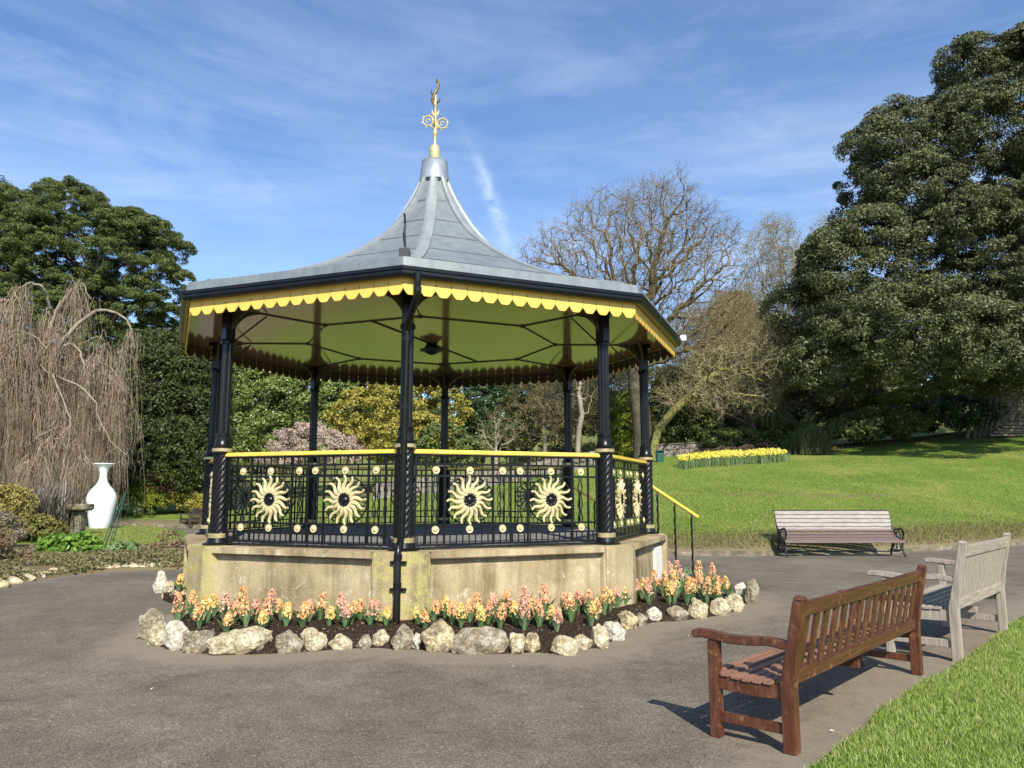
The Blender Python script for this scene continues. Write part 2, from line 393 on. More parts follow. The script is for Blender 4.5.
# bed and rocks outline round the bandstand
CX, CY, RC, PHI = -1.365, 12.883, 3.611, -133.67
def ang(k): return R(PHI + 45*k)
ROCKS = [  # px, base py, width px, height px, tone, words
 (152, 640, 28, 30, 'grey', 'big rounded grey rock'), (157, 647, 17, 24, 'cream', 'tall cream rock'), (175, 651, 25, 29, 'white', 'bright white bulging rock'),
 (196, 654, 30, 28, 'grey', 'squat grey lichened rock'), (238, 656, 60, 26, 'cream', 'longest cream speckled block'), (288, 654, 27, 23, 'grey', 'grey rock with a pale patch'),
 (313, 652, 25, 23, 'cream', 'round topped cream rock'), (340, 650, 22, 15, 'cream', 'low cream rock'), (364, 649, 15, 13, 'grey', 'small low grey rock'),
 (381, 648, 16, 17, 'cream', 'small upright cream rock'), (402, 651, 20, 29, 'grey', 'tall brownish grey rock'), (416, 650, 9, 17, 'white', 'narrow white rock'),
 (437, 653, 36, 31, 'tan', 'big tan and cream boulder'), (480, 655, 57, 25, 'grey', 'wide triangular grey rock'), (517, 655, 15, 25, 'cream', 'narrow pointed pale rock'),
 (532, 653, 17, 19, 'tan', 'squarish tan rock'), (565, 656, 26, 18, 'cream', 'slanting flat cream rock'), (583, 650, 18, 16, 'cream', 'jagged cream rock'),
 (599, 649, 19, 24, 'cream', 'upright cream rock with a yellow stain'), (614, 641, 22, 22, 'white', 'pale rock with a sharp peak'), (627, 630, 22, 18, 'tan', 'rounded tan rock'),
 (640, 626, 14, 12, 'grey', 'low dull grey rock'), (654, 622, 15, 14, 'white', 'small round white rock'), (677, 621, 21, 14, 'grey', 'low wide grey rock'),
 (699, 619, 20, 21, 'cream', 'lumpy cream rock'), (720, 616, 20, 18, 'cream', 'speckled cream rock'), (735, 612, 17, 18, 'cream', 'rough cream rock'),
 (742, 602, 18, 20, 'white', 'whitish rock at the tip of the bed'), (752, 604, 14, 25, 'grey', 'tall grey end rock')]
ring = [at(r[0], r[1], z=0) for r in ROCKS]
ring2 = [(p.x, p.y) for p in ring]
BEDLINE = [at(182, 619, z=0).to_2d()] + [Vector(p) for p in ring2] + [Vector((3.35, 12.05)), Vector((2.6, 12.5))]
# plaza
def plaza():
    xs = np.arange(-14, 18, .11); ys = np.arange(1.2, 30, .11)
    X, Y = np.meshgrid(xs, ys); P = np.c_[X.ravel(), Y.ravel()]; nx, ny = len(xs), len(ys)
    z = np.array([.008*nz(x, y, .35) for x, y in P]); V = np.c_[P, z]
    i = (np.arange(ny-1)[:, None]*nx + np.arange(nx-1)[None]).ravel()
    o = np_mesh('plaza', V, np.stack([i, i+1, i+nx+1, i+nx], 1), M_asphalt, smooth=True)
    d1 = poly_dist(P, BEDLINE); d2 = poly_dist(P, EDGE_NEAR); d3 = poly_dist(P, EDGE_MAIN); d4 = poly_dist(P, EDGE_BED)
    wob = np.array([nz(x, y, 1.1) for x, y in P])
    dust = .95*np.exp(-(np.maximum(d1-.22, 0)/.33)**2) + .85*np.exp(-((d2-.1)/(.55+.25*wob))**2) + .6*np.exp(-(d3/.35)**2) + .6*np.exp(-(d4/.35)**2)
    dust += .42*np.exp(-((d1-.9+.35*wob)/.28)**2) * np.clip(P[:, 0]/2, 0, 1)
    a = o.data.attributes.new('dust', 'FLOAT', 'POINT'); a.data.foreach_set('value', np.clip(dust, 0, 1).astype(np.float32))
    tag(o, kind='structure')
    f = MB(); f.add([(-70, -20, -.025), (70, -20, -.025), (70, 60, -.025), (-70, 60, -.025)], [(0, 1, 2, 3)])
    o = f.build('path', M_asphalt); tag(o, kind='structure')
    a = o.data.attributes.new('dust', 'FLOAT', 'POINT'); a.data.foreach_set('value', [0.1]*4)
plaza()
# main lawn
Bm = resample(EDGE_MAIN, .3); n = len(Bm); s = np.linspace(0, 1, n)
far = np.c_[np.interp(s, [0, .25, .5, .75, 1], [190, 95, 10, -60, -190]), np.interp(s, [0, .25, .5, .75, 1], [95, 115, 120, 115, 75])]
ts = np.r_[0, .0008, .002, .004, .007, .011, np.linspace(.016, .30, 40), np.linspace(.33, 1, 14)]
def bare_main(V):
    d = poly_dist(V, EDGE_MAIN); b = 1.15*np.exp(-(d/1.5)**4)
    b += .85*np.exp(-((V[:, 1] - (28.2 + .16*V[:, 0] + np.array([.5*nz(x, y, .5) for x, y in V[:, :2]])))/.42)**2) * np.clip((V[:, 0]-6)/3, 0, 1) * (V[:, 0] < 16)
    return np.clip(b + .5*(V[:, 1] > 47), 0, 1)
strip_mesh('lawn', Bm, far, ts, z_main, M_lawn, bare=bare_main)
# left bed and island lawn
Bb = resample(EDGE_BED, .3); n = len(Bb); s = np.linspace(0, 1, n)
tgt = np.c_[np.full(n, -26.) , np.interp(s, [0, .35, 1], [14, 22, 30])]
def bare_bed(V): 
    P = V; d = poly_dist(P, EDGE_BED)
    return np.clip(1.2*np.exp(-(d/2.2)**6) * (P[:, 1] < 24) + .9*(P[:, 0] < -13.5)*(P[:, 1] < 24) + .3*(P[:, 1] < 19), 0, 1)
strip_mesh('lawn', Bb, tgt, np.r_[0, .003, .01, .02, .04, np.linspace(.06, 1, 30)], z_bed, M_lawn, bare=bare_bed)
# near lawn, bottom right
Bn = resample(EDGE_NEAR, .08); n = len(Bn)
def z_near(P): 
    d = poly_dist(P, EDGE_NEAR); return .012 + .035*(1-np.exp(-d/.12)) + .012*np.array([nz(x, y, 2.2) for x, y in np.asarray(P)[:, :2]])
tn = Bn + np.array([14., -9.])
strip_mesh('lawn', Bn, tn, np.r_[0, .002, .005, .01, .02, .035, .055, np.linspace(.08, 1, 20)], z_near, M_lawn)

# kerb along the main lawn
def kerb():
    B = resample(EDGE_MAIN, .25); m = MB(); n = len(B)
    T = np.gradient(B, axis=0); T /= np.linalg.norm(T, axis=1)[:, None]; Nn = np.c_[T[:, 1], -T[:, 0]]
    vs = []
    for i in range(n):
        j = .05*nz(B[i, 0]*3, B[i, 1]*3, 1.3); h = .11 + .08*nz(B[i, 0]*1.5, B[i, 1]*1.5, 2.1)
        for off, z in ((-.07+j, -.1), (-.06+j, h), (.12+j, h+.012), (.14+j, -.1)):
            p = B[i] - Nn[i]*(-off) * 1.0; vs.append((p[0], p[1], z))
    fs = [(4*i+k, 4*i+(k+1) % 4, 4*i+4+(k+1) % 4, 4*i+4+k) for i in range(n-1) for k in range(4)]
    m.add(vs, fs); tag(m.build('kerb', M_kerb), kind='structure')
kerb()

# ------------------------------------------------------------------ grass blades
def blades(name, P, z, h, wdt, mat, lean=.5, hv=.4):
    n = len(P); a = rng.uniform(0, 2*np.pi, n); hh = h*(1-hv+2*hv*rng.random(n)); dx = np.c_[np.cos(a), np.sin(a), np.zeros(n)]
    b = rng.uniform(0, 2*np.pi, n); le = lean*hh*rng.random(n); L = np.c_[np.cos(b)*le, np.sin(b)*le, np.zeros(n)]
    base = np.c_[P, z]; w_ = wdt*(.6+.8*rng.random(n))[:, None]
    v0 = base - dx*w_/2; v1 = base + dx*w_/2; mid = base + L*.35 + np.c_[np.zeros((n, 2)), hh*.6]
    v2 = mid + dx*w_*.4; v3 = mid - dx*w_*.4; tip = base + L + np.c_[np.zeros((n, 2)), hh]
    V = np.stack([v0, v1, v2, v3, tip], 1).reshape(-1, 3); i = np.arange(n)*5
    quads = np.stack([i, i+1, i+2, i+3], 1); tris = np.stack([i+3, i+2, i+4, i+4], 1)
    me = bpy.data.meshes.new(name); me.vertices.add(len(V)); me.vertices.foreach_set('co', V.astype(np.float32).ravel())
    loops = np.concatenate([quads, tris[:, :3]], 1).ravel(); me.loops.add(len(loops)); me.loops.foreach_set('vertex_index', loops.astype(np.int32))
    st = (np.arange(n)[:, None]*7 + np.array([0, 4])[None]).ravel(); me.polygons.add(2*n); me.polygons.foreach_set('loop_start', st.astype(np.int32)); me.update(calc_edges=True)
    return link(name, me, mat)
def inside_near(P):
    # signed: right-hand side of the near edge
    L = EDGE_NEAR; d = np.full(len(P), 1e9); sg = np.zeros(len(P))
    for a, b in zip(L[:-1], L[1:]):
        ab = b-a; t = np.clip(((P-a) @ ab)/(ab @ ab), 0, 1); q = P-(a+t[:, None]*ab); dd = np.linalg.norm(q, axis=1)
        cr = ab[0]*q[:, 1]-ab[1]*q[:, 0]; m = dd < d; d[m] = dd[m]; sg[m] = np.sign(cr[m])
    return sg < 0
M_blade = leaf_mat('grass_blade', [(.10, .18, .018), (.18, .28, .032), (.28, .39, .065), (.38, .46, .14), (.42, .38, .20)], .35, .45, .3)
M_blade2 = leaf_mat('lawn_blade', [(.10, .165, .018), (.15, .225, .028), (.22, .28, .05), (.33, .33, .12), (.36, .30, .15)], .3, .6, .15)
P = np.c_[rng.uniform(.5, 8.5, 560000), rng.uniform(3.3, 11.5, 560000)]
P = P[(np.abs(P[:, 0]/P[:, 1]) < .74) & (P[:, 0]/P[:, 1] > .3)]; keep = rng.random(len(P)) < np.clip(5.2/P[:, 1], .35, 1); P = P[keep]; P = P[inside_near(P)]
dn = poly_dist(P, EDGE_NEAR); dens = np.array([nz(x, y, 1.7) for x, y in P]); P = P[(rng.random(len(P)) < np.clip(dn/.08+.4, 0, 1)) & (dens > -.75)]
tag(blades('grass', P, z_near(P)-.004, .034, .0045, M_blade, 1.1, .5), 'short bright green grass on the near lawn corner', 'grass', kind='stuff')
# main lawn tufts
P = np.c_[rng.uniform(-14, 30, 620000), rng.uniform(19.5, 44, 620000)]
dm = poly_dist(P, EDGE_MAIN)
def inside_main(P):
    xs = EDGE_MAIN[::-1, 0]; ys = EDGE_MAIN[::-1, 1]
    return P[:, 1] > np.interp(P[:, 0], xs, ys)
P = P[inside_main(P) & (dm > .15) & (P[:, 0]/P[:, 1] < .72) & (rng.random(len(P)) < np.clip(24/P[:, 1], .2, 1)**1.7)]
tag(blades('grass', P, z_main(P)-.006, .045, .014, M_blade2, .9, .5), 'mown green grass of the rising lawn', 'grass', kind='stuff')
M_dry = leaf_mat('dry_blade', [(.13, .12, .035), (.20, .16, .07), (.28, .21, .12), (.12, .14, .03), (.17, .13, .07)], .3, .7, .1)
P = np.c_[rng.uniform(-6, 17.5, 90000), rng.uniform(19.4, 26, 90000)]; dm = poly_dist(P, EDGE_MAIN)
P = P[inside_main(P) & (dm > .05) & (dm < 1.8) & (rng.random(len(P)) < np.exp(-dm/1.1))]
tag(blades('grass', P, z_main(P)-.006, .09, .014, M_dry, 1.2, .6), 'scruffy dry grass on the bank behind the kerb', 'grass', kind='stuff')
P = np.c_[rng.uniform(-16, -6, 150000), rng.uniform(16, 34, 150000)]
P = P[(poly_dist(P, EDGE_BED) > .6)]; P = P[(P[:, 0] < np.interp(P[:, 1], [16, 18, 22.5, 27, 31.5, 33.6], [-6.7, -6.3, -8, -11.2, -13.2, -15.2])) & (P[:, 1] > 20)]
tag(blades('grass', P, z_bed(P)-.006, .05, .014, M_blade2, .9, .5), 'mown green grass of the lawn round the white vase', 'grass', kind='stuff')

# ------------------------------------------------------------------ plants
def leaf_cloud(name, P, Nn, size, aspect, mat, parent=None, jit=.8, sv=.4):
    n = len(P); nn = Nn + jit*rng.normal(size=(n, 3)); nn /= np.linalg.norm(nn, axis=1)[:, None]
    r = rng.normal(size=(n, 3)); a = np.cross(nn, r); a /= np.linalg.norm(a, axis=1)[:, None]; b = np.cross(nn, a)
    s = size*(1-sv+2*sv*rng.random(n))[:, None]
    V = np.stack([P-a*s, P+b*s*aspect+nn*s*.15, P+a*s, P-b*s*aspect+nn*s*.15], 1).reshape(-1, 3)
    return np_mesh(name, V, np.arange(4*n).reshape(-1, 4), mat, parent)
def sph(n):
    v = rng.normal(size=(n, 3)); return v/np.linalg.norm(v, axis=1)[:, None]
def crown_pts(lobes, n_clumps, clump_r, per, flat=.7, low=-.6, fill=.15):
    """clumps over the outside of overlapping lobes, leaves over the outside of the clumps"""
    L = np.array(lobes, float); A = L[:, 3]*L[:, 5]+L[:, 3]*L[:, 4]; pick = rng.choice(len(L), n_clumps*3, p=A/A.sum())
    d = sph(len(pick)); d[:, 2] = np.where(d[:, 2] < low, -d[:, 2], d[:, 2])
    rad = np.where(rng.random(len(pick)) < fill, rng.uniform(.45, .85, len(pick)), rng.uniform(.84, 1.04, len(pick)))[:, None]
    c = L[pick, :3] + d*L[pick, 3:6]*rad
    q = np.min(np.stack([np.linalg.norm((c-l[:3])/l[3:6], axis=1) + (pick == i)*9 for i, l in enumerate(L)]), axis=0) if len(L) > 1 else np.full(len(c), 9)
    k = np.where(q > .72)[0][:n_clumps]; c = c[k]; dn = d[k]
    cr = clump_r*(.6+.8*rng.random(len(c)))
    idx = np.repeat(np.arange(len(c)), per); e = sph(len(idx)); e += .55*dn[idx] + np.array([0, 0, .35]); e /= np.linalg.norm(e, axis=1)[:, None]
    rr = (.45+.6*rng.random(len(idx))**.6)[:, None]
    P = c[idx] + e*rr*cr[idx][:, None]*np.array([1, 1, flat]); return P, e, c
def pxlobes(lst):
    """lobes given by where they show: px, py, Y, half width px, half height px, depth factor"""
    o = []
    for (px, py, Y, rx, rz, *k) in lst:
        p = at(px, py, Y); dep = Y/math.cos(PITCH)*.99; m = dep/F; kd = k[0] if k else 1.0
        o.append((p.x, p.y, p.z, rx*m, rx*m*kd, rz*m))
    return o
def segs(name, S, mat, parent=None, n=4):
    """S rows: x0 y0 z0 r0 x1 y1 z1 r1 as tapered sticks in one mesh"""
    S = np.asarray(S, float); p0, r0, p1, r1 = S[:, :3], S[:, 3], S[:, 4:7], S[:, 7]; d = p1-p0; d /= np.maximum(np.linalg.norm(d, axis=1), 1e-9)[:, None]
    up = np.where(np.abs(d[:, 2:3]) > .9, np.array([[1., 0, 0]]), np.array([[0, 0, 1.]])); a = np.cross(d, up); a /= np.linalg.norm(a, axis=1)[:, None]; b = np.cross(d, a)
    V = []
    for p, r in ((p0, r0), (p1, r1)):
        for k in range(n):
            t = 2*np.pi*k/n; V.append(p+(a*np.cos(t)+b*np.sin(t))*r[:, None])
    V = np.stack(V, 1).reshape(-1, 3); i = np.arange(len(S))[:, None]*2*n; Fc = []
    for k in range(n): Fc.append(np.concatenate([i+k, i+(k+1) % n, i+n+(k+1) % n, i+n+k], 1))
    return np_mesh(name, V, np.concatenate(Fc), mat, parent, smooth=(n > 4))
def colonise(trunk, lobes, n_att, step, infl, kill, r_tip, expo=2.3, iters=140, fill=.55):
    """branch skeleton growing from trunk points into the crown's volume"""
    L = np.array(lobes, float); vol = L[:, 3]*L[:, 4]*L[:, 5]; pk = rng.choice(len(L), n_att, p=vol/vol.sum())
    d = sph(n_att); rr = rng.random(n_att)**fill; A = L[pk, :3]+d*L[pk, 3:6]*rr[:, None]
    nodes = [np.array(p, float) for p in trunk]; par = [-1]+list(range(len(trunk)-1))
    Nd = np.array(nodes); D = np.linalg.norm(A[:, None]-Nd[None], axis=2); near = D.argmin(1); dist = D.min(1)
    for it in range(iters):
        if len(A) == 0: break
        act = dist < infl if it > 12 else np.ones(len(A), bool)
        if not act.any(): break
        ids = np.unique(near[act]); newp = []; newpar = []
        for i in ids:
            s = act & (near == i); v = A[s]-nodes[i]; v /= np.maximum(np.linalg.norm(v, axis=1), 1e-6)[:, None]
            dd = v.sum(0); dd /= max(np.linalg.norm(dd), 1e-6); dd = dd+rng.normal(size=3)*.34; dd /= np.linalg.norm(dd)
            newp.append(nodes[i]+dd*step); newpar.append(i)
        st = len(nodes); nodes += newp; par += newpar; Q = np.array(newp)
        DD = np.linalg.norm(A[:, None]-Q[None], axis=2); m = DD.min(1); am = DD.argmin(1)+st
        u = m < dist; dist[u] = m[u]; near[u] = am[u]; k = dist > kill; A, dist, near = A[k], dist[k], near[k]
        if len(nodes) > 9000: break
    n = len(nodes); kids = np.zeros(n, int); rad = np.zeros(n)
    for i in range(n-1, -1, -1):
        rad[i] = r_tip if rad[i] == 0 else rad[i]**(1/expo)
        if par[i] >= 0: rad[par[i]] += rad[i]**expo; kids[par[i]] += 1
    return np.array(nodes), np.array(par), rad, kids
def bare_tree(name, label, cat, trunk, lobes, n_att, step, mat, infl=None, kill=None, r_tip=.02, trunk_r=None, twigs=3, twig_len=.6, twig_mat=None, group=None, buds=None, fill=.55, expo=2.3, droop=0.0):
    nodes, par, rad, kids = colonise(trunk, lobes, n_att, step, infl or step*6, kill or step*1.6, r_tip, expo, fill=fill)
    base = nodes[0].copy(); t = thing(name, label, cat, tuple(base), group=group)
    if trunk_r:
        k = trunk_r/rad[0]; rad = r_tip+(rad-r_tip)*((trunk_r-r_tip)/(rad[0]-r_tip))
    nodes = nodes-base; idx = np.arange(1, len(nodes)); S = np.c_[nodes[par[idx]], rad[par[idx]], nodes[idx], rad[idx]]
    S[:, 3] = np.minimum(S[:, 3], np.maximum(S[:, 7]*1.6, r_tip))
    big = S[:, 7] > r_tip*3.2
    if big.any(): segs('trunk', S[big], mat, t, 9)
    tips = np.where(rad[idx] <= r_tip*1.9)[0]; T = []; E = []
    for _ in range(twigs):
        i = idx[tips]; p = nodes[i]; d0 = p-nodes[par[i]]; d0 /= np.maximum(np.linalg.norm(d0, axis=1), 1e-6)[:, None]
        d = d0*.7+sph(len(i))*.75; d[:, 2] += .15-droop; d /= np.linalg.norm(d, axis=1)[:, None]; ln = twig_len*(.5+rng.random(len(i)))[:, None]
        q = p+d*ln*.5; d2 = d+sph(len(i))*.5; d2[:, 2] -= droop; d2 /= np.linalg.norm(d2, axis=1)[:, None]; q2 = q+d2*ln*.5; d3 = d+sph(len(i))*.9; q3 = q+d3*ln*.35
        r0 = np.full((len(i), 1), r_tip*.6); r1 = r0*.6; r2 = r0*.35
        T += [np.c_[p, r0, q, r1], np.c_[q, r1, q2, r2], np.c_[q, r1, q3, r2]]; E += [q, q2, q3]
    S2 = np.concatenate([S[~big]]+T) if T else S[~big]
    crown = segs('crown', S2, twig_mat or mat, t, 3)
    if buds is not None:
        E = np.concatenate(E); bm_, bs, bn = buds; E = np.repeat(E, bn, 0)+rng.normal(size=(len(E)*bn, 3))*bs*2.5
        leaf_cloud('buds', E, sph(len(E)), bs, .5, bm_, t)
    return t
def billow(lobes, n, r, flat=.7):
    """smaller lobes budding from the outside of the main ones"""
    L = np.array(lobes, float); A = L[:, 3]*L[:, 5]; pk = rng.choice(len(L), n, p=A/A.sum()); d = sph(n); d[:, 2] = np.where(d[:, 2] < -.5, -d[:, 2], d[:, 2])
    c = L[pk, :3]+d*L[pk, 3:6]*rng.uniform(.78, .98, n)[:, None]; rr = r*rng.uniform(.6, 1.35, n)
    q = np.min(np.stack([np.linalg.norm((c-l[:3])/l[3:6], axis=1)+(pk == i)*9 for i, l in enumerate(L)]), axis=0); c, rr = c[q > .7], rr[q > .7]
    return [tuple(l[:3])+tuple(l[3:6]*.86) for l in L]+[(x, y, z, a, a, a*flat) for (x, y, z), a in zip(c, rr)]
def leafy(name, label, cat, base, lobes, n_clumps, clump_r, per, size, aspect, mat, flat=.7, low=-.6, fill=.15, trunk=None, trunk_mat=None, group=None, part='crown', jit=.8):
    t = thing(name, label, cat, tuple(base), group=group); b = np.array(base, float)
    P, e, c = crown_pts(lobes, n_clumps, clump_r, per, flat, low, fill)
    zmin = base[2]-.05; P[:, 2] = np.maximum(P[:, 2], zmin)
    leaf_cloud(part, P-b, e, size, aspect, mat, t, jit)
    if trunk:
        S = []
        for line in trunk:
            for (p, r), (q, r2) in zip(line[:-1], line[1:]): S.append([*(np.array(p)-b), r, *(np.array(q)-b), r2])
        # limbs out to some clumps
        for ci in rng.choice(len(c), min(len(c), 40), replace=False):
            ln = trunk[rng.integers(len(trunk))]; p, r = ln[-1]; p = np.array(p); mid = p*.5+c[ci]*.5+np.array([0, 0, -.4]); S.append([*(p-b), r*.45, *(mid-b), r*.3]); S.append([*(mid-b), r*.3, *(c[ci]-b), r*.12])
        segs('trunk', S, trunk_mat, t, 8)
    return t
def base_at(px, Y, bed=False, sink=0.05):
    X = (px-512)/F*(Y*math.cos(PITCH)); return (X, Y, (zb if bed else zg)(X, Y)-sink)

M_bark = pmat('oak_bark', [(.3, (.055, .042, .030)), (.6, (.12, .098, .072)), (.75, (.17, .15, .10))], 3, .95, 0, .7, .05, 12, spec=.1)
M_bark_l = pmat('light_bark', [(.3, (.13, .105, .075)), (.6, (.23, .195, .145))], 3, .95, 0, .5, .05, 12, spec=.1)
M_twig = pmat('twig_bark', [(.3, (.13, .095, .062)), (.7, (.26, .20, .135))], 2, .9, spec=.1)
M_twig_l = pmat('light_twig', [(.3, (.20, .165, .10)), (.7, (.34, .285, .18))], 2, .9, spec=.1)
M_moss = pmat('mossy_bark', [(.3, (.10, .08, .05)), (.48, (.17, .145, .07)), (.56, (.24, .23, .06)), (.7, (.30, .28, .10))], 5, .95, 0, 1.0, .04, 14, spec=.1)
M_weep = pmat('weeping_twig', [(.3, (.17, .12, .08)), (.5, (.29, .22, .155)), (.7, (.42, .35, .26))], 1.2, .85, spec=.2)
M_weep_b = pmat('weeping_bark', [(.3, (.13, .105, .075)), (.7, (.33, .29, .22))], 4, .9, 0, .4, .03, 14)
M_pine = leaf_mat('pine_needles', [(.045, .068, .020), (.08, .11, .030), (.125, .16, .045), (.18, .205, .065)], .25, .5, .25)
M_yew = leaf_mat('yew_leaves', [(.018, .028, .008), (.042, .058, .014), (.095, .11, .028)], .15, .5, .3)
M_holm = leaf_mat('holm_leaves', [(.045, .055, .020), (.080, .092, .034), (.125, .135, .058), (.19, .195, .10)], .15, .55, .25)
M_laurel = leaf_mat('laurel_leaves', [(.065, .10, .018), (.12, .17, .032), (.19, .24, .055), (.27, .31, .10)], .2, .4, .5)
M_darkleaf = leaf_mat('dark_laurel', [(.014, .034, .010), (.035, .07, .018), (.08, .13, .04)], .15, .38, .5)
M_ygold = leaf_mat('golden_leaves', [(.18, .17, .03), (.32, .28, .05), (.44, .38, .08), (.12, .14, .03)], .25, .5, .3)
M_ygreen = leaf_mat('yellow_green_leaves', [(.14, .18, .02), (.25, .28, .03), (.36, .36, .06)], .3, .5, .3)
M_pink = leaf_mat('pink_blossom', [(.38, .27, .22), (.50, .39, .33), (.58, .49, .43), (.22, .17, .11)], .3, .6, .2)
M_olive = leaf_mat('olive_scrub', [(.11, .105, .04), (.18, .165, .07), (.27, .24, .12), (.36, .33, .20)], .2, .6, .2)
M_tan = leaf_mat('tan_scrub', [(.14, .10, .06), (.22, .16, .10), (.30, .23, .14), (.12, .12, .05)], .2, .7, .1)
M_mid = leaf_mat('green_scrub', [(.045, .07, .018), (.085, .12, .03), (.14, .175, .05), (.21, .24, .095)], .2, .5, .3)
M_bud = leaf_mat('brown_buds', [(.15, .11, .045), (.25, .19, .08), (.26, .23, .09)], .3, .6, .2)
M_budg = leaf_mat('olive_buds', [(.20, .17, .07), (.30, .26, .11), (.26, .26, .10)], .3, .6, .2)
M_palmleaf = leaf_mat('palm_leaf', [(.12, .14, .05), (.20, .22, .09), (.28, .28, .13)], .25, .5, .3)
M_phorm = leaf_mat('purple_strap_leaf', [(.055, .042, .038), (.13, .105, .09), (.27, .235, .20)], .1, .5, .4)
M_bright = leaf_mat('bright_leaf', [(.07, .14, .02), (.14, .26, .035), (.22, .36, .06)], .3, .45, .3)

# ------------------------------------------------------------------ the bandstand
band = thing('bandstand', 'octagonal Victorian bandstand with black columns, yellow scalloped eaves and grey lead roof', 'bandstand', (CX, CY, 0))
def pol(r, a, z): return (r*math.cos(a), r*math.sin(a), z)
def radial(k):
    """local x outward, y tangential, z up, at corner k"""
    return Matrix.Rotation(ang(k), 4, 'Z')
def side(k, r):
    """local x along the side, y up, z outward, at the middle of side k"""
    a = ang(k)+R(22.5); n_ = Vector((math.cos(a), math.sin(a), 0)); t_ = Vector((-math.sin(a), math.cos(a), 0))
    M = Matrix(((t_.x, 0, n_.x, n_.x*r), (t_.y, 0, n_.y, n_.y*r), (0, 1, 0, 0), (0, 0, 0, 1))); return M
def oct_sweep(mb, prof, closed=True):
    m = len(prof); vs = [pol(r, ang(k), z) for k in range(8) for r, z in prof]; e = m if closed else m-1
    mb.add(vs, [(k*m+i, ((k+1) % 8)*m+i, ((k+1) % 8)*m+(i+1) % m, k*m+(i+1) % m) for k in range(8) for i in range(e)])
def oct_prism(mb, rc, z0, z1):
    vs = [pol(rc, ang(k), z0) for k in range(8)]+[pol(rc, ang(k), z1) for k in range(8)]
    mb.add(vs, [tuple(range(8))[::-1], tuple(range(8, 16))]+[(k, (k+1) % 8, 8+(k+1) % 8, 8+k) for k in range(8)])
C8 = math.cos(R(22.5)); FZ = .914
def set_lichen(o, val, fn=None):
    a = o.data.attributes.new('lichen', 'FLOAT', 'POINT'); a.data.foreach_set('value', [val if fn is None else fn(v.co) for v in o.data.vertices])
# plinth walls: side k is open for the steps when k == 3
for k in range(8):
    if k == 3: continue
    M = side(k, 0); m = MB()
    hw = 1.46; g = 12
    vs = []; nx, nzz = 24, 8
    for j in range(nzz+1):
        for i in range(nx+1):
            x = -hw+2*hw*i/nx; y = -.1+(FZ-.10)*j/nzz*1.12; y = min(y, .835); vs.append((x, y, 3.60+.010*noise.noise(Vector((x*2.2, y*3, k*7.)))))
    fs = [(j*(nx+1)+i, j*(nx+1)+i+1, (j+1)*(nx+1)+i+1, (j+1)*(nx+1)+i) for j in range(nzz) for i in range(nx)]
    m.add(vs, fs, M); m.box((0, .36, 3.45), (2*hw, .93, .2), M)
    o = m.build('plinth_wall', M_stone, band, smooth=False); set_lichen(o, 0, lambda c: .12+.25*max(0, .25-c.z))
    m = MB(); m.box((0, .868, 3.445), (2.315, .085, .50), M); o = m.build('coping', M_stone, band, bevel=.012); set_lichen(o, .12)
for k in range(8):
    m = MB(); poly = [(3.90, -.20), (3.90, .20), (3.845, .335), (3.35, .335), (3.35, -.335), (3.845, -.335)]
    m.prism(poly, 1.03, radial(k) @ Matrix.Translation((0, 0, -.12))); o = m.build('plinth_pier', M_stone, band, bevel=.022)
    set_lichen(o, {0: .62, 1: .50, 7: .5}.get(k, .26))
m = MB(); oct_prism(m, 3.30/C8, .5, .902); m.build('floor', M_floor, band)
M3 = side(3, 0)
m = MB()
for i, (za, r0, r1) in enumerate(((.73, 3.2, 3.52), (.55, 3.52, 3.82), (.365, 3.82, 4.12), (.18, 4.12, 4.42))):
    m.box((0, za/2-.02, (r0+r1)/2), (2.0, za+.04, r1-r0-.003), M3)
o = m.build('steps', M_stone, band, bevel=.012); set_lichen(o, .2)
m = MB(); M2 = side(2, 0); m.box((.70, .50, 3.62), (.50, .50, .05), M2); m.build('plaque', M_plaque, band, bevel=.006)

